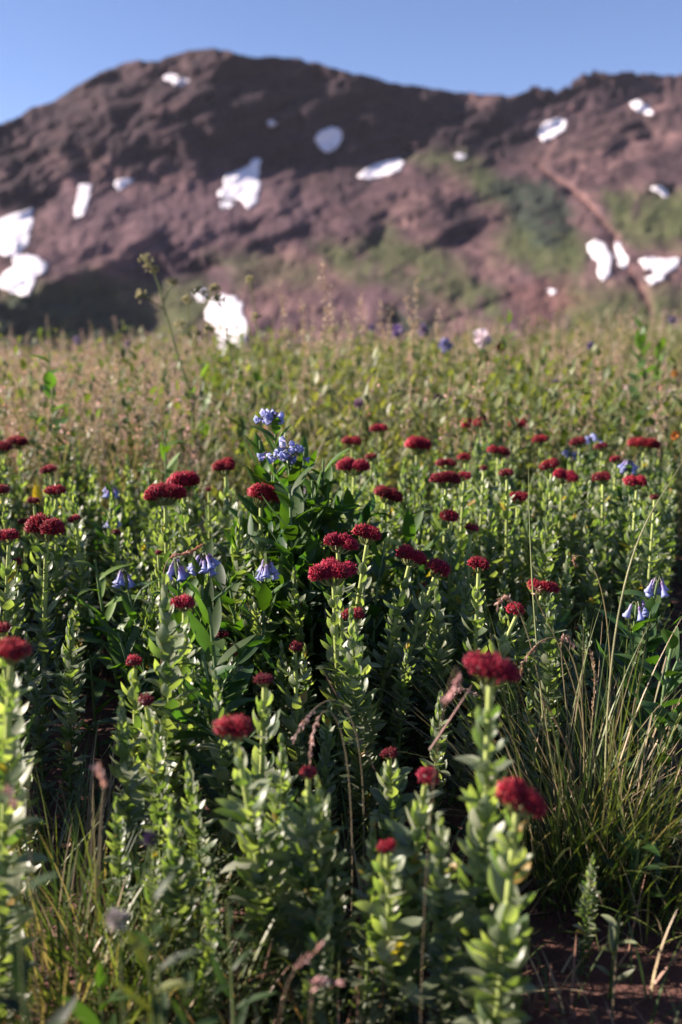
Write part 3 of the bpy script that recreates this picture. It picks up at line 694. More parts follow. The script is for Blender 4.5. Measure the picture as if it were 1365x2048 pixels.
near = [(330, 0.76, 0.98, 'pale leafy column right behind the small round red head, near left'), (240, 0.72, 0.8, 'leafy stonecrop column leftmost of the near left group'), (420, 0.82, 0.9, 'flowerless pale tipped shoot by the broad dark bluebell leaf'),
        (300, 0.68, 0.72, 'short leafy shoot below the small dark head, near left'), (520, 0.62, 0.75, 'leafy shoot close behind the near bright red two lobed head'), (560, 0.66, 0.72, 'leafy shoot between the near bright and the near small round head'),
        (690, 0.62, 0.72, 'dark leaved shoot standing left of the lowest red head'), (735, 0.58, 0.62, 'blurred leafy shoot touching the lowest red head'), (820, 0.6, 0.7, 'blurred pale topped shoot beside the blurred round head leaning right'),
        (920, 0.57, 0.72, 'leafy shoot hugging the nearest pale stem from its left'), (1000, 0.56, 0.66, 'leafy shoot between the two biggest blurred heads'), (640, 0.78, 0.75, 'shaded leafy shoot below the slender dark headed stonecrop'),
        (730, 0.84, 0.85, 'pale leafy shoot leaning on the column with the oval head'), (690, 0.86, 0.8, 'thin pale shoot left of the column with the oval head'), (870, 0.8, 0.62, 'small bright tipped shoot in shade above the blurred round heads'), (1085, 0.85, 0.66, 'small upright shoot at the left rim of the big grass tuft'),
        (215, 0.66, 0.6, 'slim blurred shoot at the outer left rim of the near left group'), (265, 0.62, 0.6, 'slim blurred shoot in front of the leftmost near column'), (345, 0.62, 0.66, 'slim pale shoot beneath the oval bright red head'), (400, 0.66, 0.7, 'pale shoot between the near left group and the near bright red column'), (390, 0.58, 0.52, 'short blurred shoot low at left of the near bright red column'), (610, 0.56, 0.55, 'short pale shoot at the foot of the near small round head'), (660, 0.6, 0.75, 'dark blurred shoot right of the near small round head'), (450, 0.74, 0.85, 'slim shoot rising behind the near bright red head'), (1205, 0.66, 0.42, 'lone small shoot on the bare soil below the grass tuft'), (1170, 1.0, 0.75, 'shaded leafy shoot behind the big grass tuft'), (1120, 0.95, 0.8, 'shaded shoot under the bare leaning stem with round head')]
for px, y, s, lab in near:
    shoot((px - 682.5) / FPX * y * 1.03, y, s, random.uniform(0, 6), lab, 'single flowerless shoots near the camera' if 0 else 'single flowerless stonecrop shoots')

# ------------------------------------------------------------------ bluebells
def bells(mb, P, Dv, L, R, r):
    """little tubular flowers: narrow tube, wider bell, five-lobed mouth"""
    N = len(P); Dv = nrm(Dv); ref = np.where(np.abs(Dv[:, 2:3]) > 0.9, np.array([1.0, 0, 0]), np.array([0, 0, 1.0]))
    A = nrm(np.cross(Dv, ref)); B = np.cross(Dv, A)
    tt = np.array([0, .12, .5, .62, .85, 1.0, .97]); rr_ = np.array([.18, .36, .38, .62, .8, 1.15, .5])
    th = np.arange(10) * 2 * PI / 10; lob = 1 + 0.13 * np.cos(5 * th)
    V = []
    for k in range(7):
        lb = lob if k == 5 else np.ones(10)
        V.append(P[:, None] + (L * tt[k])[:, None, None] * Dv[:, None] + (R * rr_[k])[:, None, None] * lb[None, :, None] * (np.cos(th)[None, :, None] * A[:, None] + np.sin(th)[None, :, None] * B[:, None]))
    V = np.stack(V, 1)
    i = np.arange(N)[:, None, None] * 70 + np.arange(6)[None, :, None] * 10; j = np.arange(10)[None, None]; j2 = (j + 1) % 10
    pink = np.array([0.36, 0.2, 0.4]); blue = np.array([0.27, 0.32, 0.56])
    g = r.uniform(0, 0.5, (N, 1, 1, 1))
    tcol = np.clip(tt * 1.6 - 0.1, 0, 1)[None, :, None, None]
    C = (pink * (1 - tcol) + blue * tcol) * (1 - g) + g * np.array([0.5, 0.52, 0.7])
    C = np.broadcast_to(C * r.uniform(0.8, 1.15, (N, 1, 1, 1)), (N, 7, 10, 3))
    mb.add(V, np.stack([i + j, i + j2, i + 10 + j2, i + 10 + j], -1), None, C)
def broad_leaves(mb, path, H, n, L0, r, t0=0.1, t1=0.98, col=(0.024, 0.054, 0.02), wid=0.3, el0=0.5, prof='leaf', bias=None, tips=0.0):
    t = t0 + (t1 - t0) * (np.arange(n) + r.uniform(-.3, .3, n)) / n; P, Tn = path_at(path, t)
    az = np.arange(n) * 2.399 + r.normal(0, .3, n) + r.uniform(0, 6); out = rot_az(az)
    if bias is not None: out = nrm(out + np.asarray(bias))
    el = el0 + 0.5 * t + r.normal(0, .2, n)
    Dv = out * np.cos(el)[:, None] + Tn * np.sin(el)[:, None]; Uv = Tn * np.cos(el)[:, None] - out * np.sin(el)[:, None]
    L = L0 * (0.55 + 0.6 * np.sin(PI * np.clip(t, .1, .9))) * r.uniform(.8, 1.2, n)
    g = r.random((n, 1)); C = np.array(col) * (0.7 + 0.9 * g) + tips * t[:, None] ** 2 * np.array([0.06, 0.08, 0.0])
    ribbons(mb, P, Dv, Uv, L, L * wid * r.uniform(.85, 1.15, n), C, 8, prof, r.uniform(-1.0, .5, n), r.uniform(.15, .5), tipc=1.1)
BLUE = [
 (700, 990, 1.14, 0, 0, .055, 0, 'flowerless bluebell stem rising between the crossed head and the ragged head'),
 (660, 1010, 1.08, 0, 0, .06, 0, 'bushy dark bluebell stem directly above the upper red pair'),
 (625, 960, 1.08, 0, 0, .06, 0, 'dark bluebell stem leaning right beneath the largest lilac cluster'),
 (545, 950, 1.12, 0, 0, .05, 0, 'bluebell stem with folded leaves hiding behind the shaggy head top'),
 (575, 1090, 1.06, 0, 0, .055, 0, 'shaded bluebell stem just above the pale blue cluster'),
 (620, 1110, 1.05, 0, 0, .055, 0, 'shaded bluebell stem left beside the three lobed head'),
 # px, py top, distance, height cluster kind(0 none,1 ball,2 hanging), n bells, leaf length, label
 (553, 832, 1.1, 1, 14, .045, 0, 'tallest bluebell plant, lilac blue flowers at its very top and a drooping dark leaf'),
 (578, 905, 1.06, 1, 26, .055, 12, 'bluebell plant with the largest lilac cluster and broad dark leaves, beside the tallest'),
 (648, 918, 1.12, 0, 0, .06, -10, 'flowerless bluebell stem with a long dark leaf pointing up right of the lilac cluster'),
 (330, 858, 1.5, 0, 0, .05, 0, 'pale green flowerless bluebell shoot with pointed tips behind the joined red pair'),
 (222, 975, 1.4, 2, 8, .045, 0, 'bluebell with small far hanging flowers right of the yellow leaf'),
 (225, 1035, 1.35, 2, 5, .04, 0, 'bluebell with a dim blue flower below the far hanging ones at left'),
 (352, 1130, .9, 2, 7, .045, 30, 'bluebell with the left of two hanging bell clusters under the arched seed head'),
 (408, 1118, .9, 2, 16, .055, 10, 'bluebell with the fuller right hanging cluster under the arched seed head'),
 (534, 1128, .98, 2, 9, .04, 0, 'bluebell with one pale blue cluster in the shade at centre'),
 (248, 1148, 1.02, 2, 7, .045, 20, 'bluebell with a small hanging cluster left of the big hanging pair'),
 (190, 1120, 1.08, 0, 0, .05, 25, 'yellow green flowerless bluebell shoot spreading to the left of the small bell'),
 (1258, 925, 1.45, 2, 16, .045, 0, 'bluebell with starry lilac drooping petals between back right red heads'),
 (1184, 872, 1.75, 1, 9, .04, 0, 'bluebell with dark blue flower behind a back right red head'),
 (1138, 902, 1.75, 1, 7, .04, 0, 'bluebell with a small violet flower in the back right clump'),
 (1316, 1165, .9, 2, 8, .045, 5, 'bluebell with pale violet bells and an upright silvery leaf at the right edge'),
 (1274, 1210, .9, 2, 4, .05, -10, 'bluebell with few small buds left of the pale violet bells'),
 (1350, 1270, .85, 0, 0, .055, 10, 'bluebell with long bright green blades of leaf at the right edge'),
 (418, 1215, .84, 0, 0, .052, 10, 'flowerless bluebell with very broad dark upright leaf beside small red heads'),
 (405, 1310, .78, 0, 0, .05, 15, 'bluebell shoot with one heart shaped bright leaf near left'),
 (235, 1265, .95, 0, 0, .05, 20, 'bluebell shoot with bright leaf pair and one silver leaf over the bare soil'),
 (770, 1090, 1.08, 0, 0, .055, 0, 'dark broad leaved bluebell stem behind the upper red pair'),
 (815, 1010, 1.2, 0, 0, .055, 0, 'dark bluebell stem right of the ragged red head'),
 (480, 1060, 1.12, 0, 0, .05, 0, 'shaded bluebell stem under the shaggy red head'),
 (590, 1040, 1.15, 0, 0, .055, 0, 'dense dark bluebell stem behind the lilac cluster stem'),
 (1100, 1240, 1.05, 0, 0, .045, 0, 'thin shaded bluebell stem right of the round spiky head'),
 (500, 1010, 1.25, 0, 0, .055, 0, 'leafy bluebell stem left behind the shaggy red head'),
 (600, 985, 1.2, 1, 3, .055, 0, 'bluebell stem with a few buds, just under the largest lilac cluster'),
 (555, 1160, 1.05, 0, 0, .055, 0, 'low shaded bluebell stem right of the pale blue cluster'),
 (455, 1150, 1.05, 0, 0, .05, 0, 'low shaded bluebell stem right of the hanging bells'),
 (610, 895, 1.18, 0, 0, .055, 0, 'flowerless bluebell stem rising right behind the largest lilac cluster'),
 (520, 880, 1.14, 0, 0, .055, 0, 'bluebell stem with broad bright leaf left of the largest lilac cluster'),
]
for (px, py, d, kind, nb, L0, lean, lab) in BLUE:
    r = np.random.default_rng(int(px + 3 * py)); topp = at(px, py + (6 if kind == 1 else 0), d)
    bx = topp[0] + lean / FPX * d * 1.6; by = d + r.uniform(-.01, .04); base = np.array([bx, by, float(G(bx, by)) - .004]); H = topp[2] - base[2]
    root = empty('bluebell_plant', base, lab, 'flower', 'bluebells with broad pointed leaves')
    pth = stem_path(base, topp, 10, 0.01, (r.normal(), r.normal(), 0))
    ms = MB(); tubes(ms, pth, np.linspace(.0026, .0013, 10)[None], (0.13, 0.2, 0.08), 7)
    # side branches
    nbz = 3 if L0 > .05 else 2; bl = MB()
    for q in range(nbz):
        t = r.uniform(.35, .8); p0, tn = path_at(pth, np.array([t])); a = r.uniform(0, 6.28)
        e = p0[0] + np.array([math.cos(a) * .03, math.sin(a) * .03, r.uniform(.02, .06)]); bp = stem_path(p0[0], e, 6)
        tubes(ms, bp, np.linspace(.0014, .0008, 6)[None], (0.13, 0.2, 0.08), 5)
        broad_leaves(bl, bp, .05, 5, L0 * .6, r, 0.3, 1.0)
    ms.build('stem', M_stem, root, origin=base)
    dense = int((34 if 440 < px < 720 else 24) * H / .3); lc = (0.024, 0.054, 0.02)
    if 'yellow green' in lab or 'pale green' in lab: lc = (0.07, 0.12, 0.03)
    nar = 0.22 if ('yellow green' in lab or 'small hanging' in lab) else 0.3
    broad_leaves(bl, pth, H, dense, L0, r, 0.12, 0.97, lc, nar, 0.45, tips=0.5)
    bl.build('foliage', M_blueleaf, root, origin=base)
    if kind:
        bm_ = MB(); gm = MB()
        if kind == 1:
            dirs = nrm(r.normal(size=(nb, 3)) * np.array([1, 1, .6]) + np.array([-.2, -.5, .35])); st = topp + r.normal(size=(nb, 3)) * np.array([.006, .004, .003]) * (nb / 14) ** .5
            P = st + dirs * .004; DD = nrm(dirs + np.array([0, 0, -.3]))
        else:
            az = r.uniform(0, 2 * PI, nb); sp = .35 + .25 * (nb > 10)
            DD = nrm(np.stack([np.cos(az) * sp, np.sin(az) * sp, -np.ones(nb)], -1)); P = topp + np.stack([np.cos(az) * .005, np.sin(az) * .004, r.uniform(-.004, .005, nb)], -1); st = np.broadcast_to(topp + np.array([0, 0, .008]), P.shape)
        Lb = r.uniform(.011, .0145, nb) * (.72 if kind == 1 else 1); Rb = r.uniform(.0032, .0044, nb)
        bells(bm_, P, DD, Lb, Rb, r)
        tubes(gm, np.stack([np.broadcast_to(pth[-1], P.shape), (pth[-1] + P) / 2 + [0, 0, .004], P], 1), .0006, (.12, .14, .07), 4)
        ribbons(gm, np.repeat(P, 4, 0), nrm(np.repeat(DD, 4, 0) + r.normal(0, .35, (4 * nb, 3))), r.normal(size=(4 * nb, 3)), .0045, .0014, (.08, .1, .06), 2, 'lance')
        h = bm_.build('flower_cluster', M_blue, root, origin=topp); h.location = topp - base
        gm.build('calyx', M_stem, h, origin=topp)

# small yellow leaf plant behind the little dark head
r = np.random.default_rng(5); tp = at(77, 975, 1.5); bs = np.array([tp[0] + .01, 1.52, float(G(tp[0], 1.5))])
root = empty('yellowing_plant', bs, 'low plant with one bright yellow pointed leaf behind a dark red head', 'plant')
ms = MB(); pt = stem_path(bs, tp - [0, 0, .02], 6); tubes(ms, pt, .0015, (.2, .2, .05), 5); ms.build('stem', M_stem, root, origin=bs)
mf = MB(); ribbons(mf, [tp - [.002, 0, .025]], [[-.05, 0, 1]], [[0, -1, .2]], .032, .014, (.75, .5, .05), 6, 'leaf', -.2); broad_leaves(mf, pt, .2, 10, .03, r); mf.build('foliage', M_bgleaf, root, origin=bs)

# ------------------------------------------------------------------ grasses
def tuft_blades(mb, c, n, H, spread, lean, cols, r, wid=(.0016, .0032), bend=(.2, 1.1), flare=1.0, biasx=0.0):
    az = r.uniform(0, 2 * PI, n); rad = spread * np.sqrt(r.random(n)); x = c[0] + np.cos(az) * rad; y = c[1] + np.sin(az) * rad
    az2 = az + r.normal(0, .7, n); out = rot_az(az2) ; ln = lean * r.random(n) * (0.3 + flare * rad / spread)
    Dv = out * ln[:, None] + np.array([biasx, 0, 1.0]); L = H * r.uniform(.45, 1.1, n)
    k = r.integers(0, len(cols), n); C = np.array(cols)[k] * r.uniform(.7, 1.35, (n, 1))
    ribbons(mb, np.stack([x, y, G(x, y) - .003], -1), Dv, out + np.array([0, 0, -.01]), L, r.uniform(*wid, n), C, 9, 'grass', r.uniform(*bend, n), .25, wide=False)
GREEN = (.05, .085, .02); YGREEN = (.15, .18, .05); TAN = (.34, .26, .16); RED = (.28, .15, .1)
def seed_stalk(pts, rad, seedfrom, nseed, sl, colr, r, ms, mh, drop=0.0, spread=.5, side=0):
    if sl < .008: sl = sl * .75; rad = rad * .75; colr = np.asarray(colr) * np.array([1.15, 1.2, 1.15])
    """curved culm through the points, seed spikelets along its end"""
    p = np.asarray(pts, float); tt = np.linspace(0, 1, len(p)); t = np.linspace(0, 1, 24)
    co = np.polyfit(tt, p, min(3, len(p) - 1)); q = sum(co[k][None] * t[:, None] ** (len(co) - 1 - k) for k in range(len(co)))
    tubes(ms, q, np.linspace(rad, rad * .45, 24)[None], np.asarray(colr) * .35 + np.array([.10, .11, .04]), 5)
    s = np.sort(seedfrom + (1 - seedfrom) * r.random(nseed)); P, Tn = path_at(q, s)
    Dv = nrm(Tn + r.normal(0, spread, (nseed, 3)) + np.array([0, 0, -drop])); P = P + r.normal(0, sl * .25, (nseed, 3)) * spread
    ribbons(mh, P, Dv, r.normal(size=(nseed, 3)), sl * r.uniform(.7, 1.3, nseed), sl * .32, colr * r.uniform(.6, 1.5, (nseed, 1)), 3, 'lance', r.normal(0, .3, nseed), .5)
def tuft(px, d, n, H, spread, lean, cols, lab, group='grass tufts', heads=(), seed=1, **k):
    x = (px - 682.5) / FPX * d * 1.03; b = np.array([x, d, float(G(x, d))]); r = np.random.default_rng(seed)
    root = empty('grass_tuft', b, lab, 'grass', group); mb = MB(); tuft_blades(mb, (x, d), n, H, spread, lean, cols, r, **k)
    mb.build('blades', M_grass, root, origin=b)
    for (dx, dy, h, ox) in heads:
        ms, mh = MB(), MB(); p0 = b + [dx * .3, dy * .3, -.002]; p3 = b + [dx + ox, dy, h]
        seed_stalk([p0, b + [dx * .6, dy * .6, h * .6], b + [dx, dy, h * .97], p3], .0009, .72, 46, .006, np.array([.32, .2, .17]), r, ms, mh, .4)
        a = ms.build('seed_stalk', M_dry, root, origin=b); mh.build('seed_head', M_dry, a, origin=b)
tuft(1190, .80, 330, .235, .06, .6, [GREEN, YGREEN, TAN, YGREEN, TAN], 'big loose tuft of green and straw coloured blades on the right', seed=3, wid=(.0009, .002), heads=[(-.06, .0, .24, -.02), (-.02, .02, .2, .01), (-.09, -.02, .17, -.03)])
tuft(1340, .80, 170, .22, .06, .65, [GREEN, YGREEN, TAN, GREEN], 'leaning green tuft at the right edge beside the big loose one', seed=4, biasx=.12, wid=(.001, .0023))
tuft(1130, .77, 120, .11, .05, .8, [GREEN, GREEN, YGREEN], 'low dark green tuft at the left foot of the big loose one', seed=5)
tuft(1265, .75, 120, .10, .06, .9, [GREEN, YGREEN, GREEN], 'low green tuft in front of the big loose one', seed=6)
tuft(1290, 1.08, 160, .13, .09, .9, [GREEN, YGREEN, TAN], 'wiry low tuft on the bare soil under the right bluebells', seed=7)
tuft(60, .60, 190, .14, .08, .7, [GREEN, YGREEN, TAN], 'blurred green tuft in the bottom left corner', seed=8)
tuft(190, .63, 170, .13, .07, .7, [GREEN, YGREEN, GREEN, TAN], 'blurred low tuft right of the bottom left corner one', seed=9)
tuft(330, .60, 160, .12, .07, .8, [GREEN, GREEN, YGREEN], 'low green tuft below the near left leafy columns', seed=10)
tuft(95, .78, 130, .13, .07, .7, [GREEN, YGREEN, TAN], 'thin tuft at the front rim of the bare soil gap on the left', seed=11)
tuft(560, .52, 120, .09, .06, .9, [GREEN, GREEN, RED], 'dim low tuft at the bottom beneath the near bright red head', seed=12)
tuft(720, .72, 70, .11, .06, .8, [GREEN, YGREEN], 'sparse tuft in the gap at lower centre', seed=13)
tuft(600, .74, 90, .12, .02, .6, [GREEN, YGREEN], 'few dark blades under the slender dark headed stonecrop', seed=14)
tuft(870, .66, 80, .10, .06, .9, [GREEN, RED, TAN], 'sparse straw and green tuft right of the near small heads', seed=15)
tuft(1120, .60, 22, .06, .08, 1.0, [GREEN, TAN, RED], 'scanty dry tuft on the bare soil at the bottom right', seed=16)
tuft(1330, .60, 26, .07, .08, 1.0, [GREEN, TAN, RED], 'scanty tuft in the bottom right corner', seed=17)
tuft(440, .56, 90, .09, .06, .9, [GREEN, YGREEN, RED], 'low dark tuft left of the near bright red head column', seed=18)
# single stalks and blades with their own shape
def stalk_thing(name, pxpts, d0, lab, rad=.0010, seedfrom=.6, nseed=60, sl=.006, col=(.34, .2, .17), drop=.3, spread=.45, dsp=None, seed=1, cat='grass stalk'):
    ds = dsp or [d0] * len(pxpts); P = [at(a, b, d) for (a, b), d in zip(pxpts, ds)]
    g = np.array([P[0][0], P[0][1], float(G(P[0][0], P[0][1]))]); P = [g] + P if P[0][2] > g[2] + .02 else P
    root = empty(name, g, lab, cat, 'single grass stalks'); ms, mh = MB(), MB(); r = np.random.default_rng(seed)
    rad = rad * (.45 if d0 < .65 else 1); nseed = int(nseed * (.6 if d0 < .65 else 1))
    seed_stalk(P, rad, seedfrom, nseed, sl, np.array(col), r, ms, mh, drop, spread)
    ms.build('culm', M_dry, root, origin=g); mh.build('seed_head', M_dry, root, origin=g)
stalk_thing('grass_stalk', [(322, 1330), (326, 1180), (335, 1130), (362, 1098), (402, 1094)], .88, 'arched reddish seed head bending over the hanging bluebells', .0009, .62, 80, .006, (.34, .17, .12), .1, .25, seed=2)
stalk_thing('grass_stalk', [(1225, 1340), (1205, 1220), (1180, 1120), (1158, 1105), (1150, 1130)], .88, 'straw stalk with hooked dark tip rising from the tuft before the clump', .0010, .82, 24, .006, (.3, .18, .12), .4, seed=3)
stalk_thing('grass_stalk', [(1172, 1480), (1130, 1330), (1085, 1215), (1078, 1180)], .82, 'slim reddish stalk crossing below the bare leaning head', .0009, .9, 14, .005, (.32, .18, .14), seed=4)
stalk_thing('grass_stalk', [(1170, 1440), (1140, 1310), (1095, 1282), (1060, 1300), (1042, 1350)], .80, 'drooping brown seed head hooked over left at the big tuft', .0009, .62, 60, .006, (.3, .18, .13), .6, seed=5)
stalk_thing('grass_stalk', [(1180, 1500), (1190, 1380), (1180, 1300)], .82, 'stiff tan spike upright in the middle of the big tuft', .0010, .5, 70, .006, (.36, .24, .17), 0, .25, seed=6)
stalk_thing('grass_stalk', [(700, 1640), (690, 1480), (655, 1420), (630, 1450), (622, 1520)], .66, 'purple drooping seed head, left of a twin at lower centre', .0005, .72, 46, .0055, (.4, .27, .26), .7, seed=7)
stalk_thing('grass_stalk', [(720, 1640), (718, 1490), (690, 1410), (655, 1400), (600, 1440), (590, 1480)], .68, 'purple drooping seed head arching furthest left at lower centre', .0005, .76, 40, .0055, (.4, .27, .26), .7, seed=8)
stalk_thing('grass_stalk', [(850, 1720), (880, 1450), (925, 1345), (905, 1340), (898, 1400)], .53, 'blurred pinkish seed head hanging at the side of the nearest wine red head', .0006, .78, 80, .006, (.42, .24, .24), .6, seed=9)
stalk_thing('grass_stalk', [(60, 1800), (62, 1650), (60, 1580), (40, 1570), (20, 1590)], .46, 'blurred pink seed head nearest the left edge low down', .0008, .85, 60, .006, (.4, .25, .25), .3, seed=10)
stalk_thing('grass_stalk', [(150, 1900), (180, 1700), (205, 1600), (195, 1540)], .5, 'blurred pink seed head in front of the near left columns', .0008, .85, 60, .006, (.4, .25, .24), .1, seed=11)
stalk_thing('grass_stalk', [(620, 2040), (640, 1960), (680, 1965)], .46, 'tiny pink seed spray at the bottom, lower of two', .0007, .4, 40, .005, (.5, .28, .28), 0, seed=12)
stalk_thing('grass_stalk', [(560, 2040), (600, 1930), (640, 1890)], .47, 'tiny pink seed spray at the bottom, upper of two', .0007, .6, 30, .005, (.5, .28, .28), 0, seed=13)
stalk_thing('grass_stalk', [(1000, 1700), (985, 1600), (960, 1560)], .74, 'thin tan spike beside the nearest pale stem', .0008, .6, 30, .005, (.34, .22, .15), 0, seed=14)
def blade_thing(pxpts, d, w, col, lab, seed=1):
    P = np.array([at(a, b, dd) for (a, b), dd in zip(pxpts, d)]); tt = np.linspace(0, 1, len(P)); t = np.linspace(0, 1, 26)
    co = np.polyfit(tt, P, min(3, len(P) - 1)); q = sum(co[k][None] * t[:, None] ** (len(co) - 1 - k) for k in range(len(co)))
    g = P[0]; m = MB(); tubes(m, q, (w * .5 * (1 - t ** 2.5 * .85))[None], np.array(col), 4)
    tag(m.build('grass_stalk', M_dry, origin=g), lab, 'grass blade', 'single long blades')
blade_thing([(1210, 1640), (1225, 1350), (1245, 1180), (1290, 1060), (1330, 975), (1362, 930)], [.8, .8, .81, .82, .83, .84], .0017, (.3, .3, .16), 'longest pale blade sweeping up to the right across the red clump')
blade_thing([(1100, 1560), (1075, 1300), (1062, 1100), (1058, 930)], [.85, .9, .95, 1.0], .0018, (.17, .2, .07), 'straight dull green blade standing before the right clump')
blade_thing([(1150, 1540), (1110, 1440), (1060, 1370)], [.78, .76, .74], .0016, (.34, .26, .15), 'short straw blade leaning left out of the big tuft')
blade_thing([(860, 1500), (900, 1440), (945, 1370)], [.66, .66, .66], .0014, (.4, .25, .22), 'thin pink straw slanting beside the nearest head')
blade_thing([(760, 1560), (700, 1440), (640, 1330)], [.74, .76, .78], .0012, (.3, .17, .13), 'thin red straw slanting across the shade at centre')

# short ground grass between everything: uncountable
mb = MB(); n = 6500; r = np.random.default_rng(21)
y = .42 + 1.7 * r.random(n) ** 1.1; pxr = r.uniform(-250, 1650, n); x = (pxr - 682.5) / FPX * y * 1.03
keep = (vnoise(x * 7 + 3, y * 7 + 5) > .5) & ~((x > .1) & (x < .5) & (y > .55) & (y < .67)) & ~((np.abs(x + .29) < .10) & (y > .88) & (y < 1.22)); x, y = x[keep], y[keep]; n = len(x)
az = r.uniform(0, 6.28, n); C = np.array([GREEN, YGREEN, TAN, RED])[r.choice(4, n, p=[.5, .25, .15, .1])] * r.uniform(.6, 1.3, (n, 1))
ribbons(mb, np.stack([x, y, G(x, y) - .002], -1), rot_az(az) * r.uniform(.1, .8, (n, 1)) + [0, 0, 1], rot_az(az), r.uniform(.03, .1, n), r.uniform(.001, .0026, n), C, 6, 'grass', r.uniform(.2, 1.2, n), .2, wide=False)
tag(mb.build('short_grass', M_grass), 'short grass scattered between the flowering plants', 'grass', kind='stuff')
mb = MB(); n = 5200
y = .4 + 1.7 * r.random(n); pxr = r.uniform(-250, 1650, n); x = (pxr - 682.5) / FPX * y * 1.03
keep = (vnoise(x * 5 + 30, y * 5 + 8) > .47) & ~((x > .1) & (x < .5) & (y > .5) & (y < .7)) & ~((np.abs(x + .29) < .10) & (y > .88) & (y < 1.22)); x, y = x[keep], y[keep]; n = len(x)
az = r.uniform(0, 6.28, n); el = r.uniform(.1, 1.2, n)
ribbons(mb, np.stack([x, y, G(x, y) + r.uniform(0, .06, n)], -1), rot_az(az) * np.cos(el)[:, None] + np.sin(el)[:, None] * [0, 0, 1], [0, 0, 1], r.uniform(.012, .035, n), r.uniform(.005, .011, n), np.array([.02, .04, .014]) * r.uniform(.6, 1.6, (n, 1)), 4, 'leaf', r.uniform(-.9, .4, n))
tag(mb.build('undergrowth', M_bgleaf), 'low dark leafy undergrowth beneath the flowers', 'ground cover', kind='stuff')

# the clump goes on unseen past the left edge; herbs added there for shade
mb = MB(); r = np.random.default_rng(55); n = 560; y = np.where(np.arange(n) < 420, r.uniform(.82, 1.8, n), r.uniform(.2, .45, n)); x = -.36 * y - .17 - .6 * r.random(n); m = 24
H = np.where(y > .7, r.uniform(.26, .38, n), r.uniform(.11, .15, n)); t = (np.arange(m)[None] + r.random((n, m))) / m; az = r.uniform(0, 6.28, (n, m)); el = .2 + .8 * t + r.normal(0, .25, (n, m)); out = rot_az(az)
P = np.stack([x, y, G(x, y)], -1)[:, None] + np.stack([r.normal(0, .008, (n, m)), r.normal(0, .008, (n, m)), t * H[:, None]], -1)
Dv = out * np.cos(el)[..., None] + np.sin(el)[..., None] * np.array([0, 0, 1.0])
ribbons(mb, P.reshape(-1, 3), Dv.reshape(-1, 3), [0, 0, 1], r.uniform(.02, .045, n * m), r.uniform(.008, .016, n * m), np.array([.045, .075, .025]) * r.uniform(.6, 1.5, (n * m, 1)), 4, 'leaf', r.uniform(-1, .4, n * m))
b_ = np.stack([x, y, G(x, y)], -1); tubes(mb, np.stack([b_, b_ + np.stack([0 * H, 0 * H, H], -1)], 1), .0015, (.1, .13, .04), 4)
tag(mb.build('shade_herbs', M_bgleaf), 'unseen green herbs added at the left side to shade the clump', 'ground cover', kind='stuff')

mb = MB(); r = np.random.default_rng(56); n = 1500; y = r.uniform(.3, 2.2, n); x = .36 * y + .22 + 1.3 * r.random(n); az = r.uniform(0, 2 * PI, n * 5)
X = np.repeat(x, 5) + r.normal(0, .02, n * 5); Y = np.repeat(y, 5) + r.normal(0, .02, n * 5)
ribbons(mb, np.stack([X, Y, G(X, Y) - .002], -1), rot_az(az) * r.uniform(.1, .7, (n * 5, 1)) + [0, 0, 1], rot_az(az), r.uniform(.06, .2, n * 5), r.uniform(.0012, .0028, n * 5), np.array([GREEN, YGREEN, TAN])[r.choice(3, n * 5, p=[.5, .3, .2])] * r.uniform(.7, 1.3, (n * 5, 1)), 6, 'grass', r.uniform(.2, 1.1, n * 5), .2, wide=False)
k5 = 3200; X = .36 * 1 + r.uniform(-.1, 1.4, k5); Y = r.uniform(.3, 2.2, k5); X = np.maximum(X, .36 * Y + .2); az = r.uniform(0, 6.28, k5)
ribbons(mb, np.stack([X, Y, G(X, Y) + r.uniform(0, .14, k5)], -1), rot_az(az) + [0, 0, .6], [0, 0, 1], r.uniform(.015, .035, k5), r.uniform(.006, .012, k5), np.array([.045, .08, .025]) * r.uniform(.6, 1.5, (k5, 1)), 4, 'leaf', r.uniform(-1, .4, k5))
tag(mb.build('side_grass', M_grass), 'grass and herbs continuing the meadow at its right side', 'ground cover', kind='stuff')

# near, very blurred dark herbs at the bottom left
def herb(px, py, d, L0, n, lab, group='leafy herbs of the meadow', col=(.028, .055, .016), wid=.3, lean=0, mat=None, bud=None, el0=.4, top_n=0):
    r = np.random.default_rng(int(px * 3 + py)); topp = at(px, py, d); bx = topp[0] + lean / FPX * d; b = np.array([bx, d + .01, float(G(bx, d + .01)) - .003])
    root = empty('leafy_herb', b, lab, 'plant', group); pth = stem_path(b, topp, 9); ms = MB()
    tubes(ms, pth, np.linspace(.0022, .001, 9)[None] * (.55 if d < .55 else 1 if d < 1.2 else 1.3), (.14, .18, .06), 6); ms.build('stem', M_stem, root, origin=b)
    mf = MB(); broad_leaves(mf, pth, topp[2] - b[2], n, L0, r, .08, 1, col, wid, el0); mf.build('foliage', mat or M_bgleaf, root, origin=b)
    if bud is not None:
        m = MB(); q = 40; dirs = nrm(r.normal(size=(q, 3)) + [0, 0, .4]); rad_ = bud[1]
        ribbons(m, topp + dirs * rad_ * .2, dirs, r.normal(size=(q, 3)), rad_, rad_ * .45, np.array(bud[0]) * r.uniform(.7, 1.3, (q, 1)), 3, 'petal', .5); h = m.build('flower', M_blue, root, origin=topp); h.location = topp - b
herb(30, 1690, .40, .03, 9, 'blurred dark herb in the lower left, its leaves crossing the edge', lean=-30)
herb(60, 1990, .42, .035, 9, 'very blurred broad leaf herb in the bottom left corner', lean=-40, col=(.016, .03, .01))
herb(300, 1680, .44, .02, 14, 'blurred dark purple budded herb before the near left columns', bud=((.045, .03, .06), .0035), lean=10)
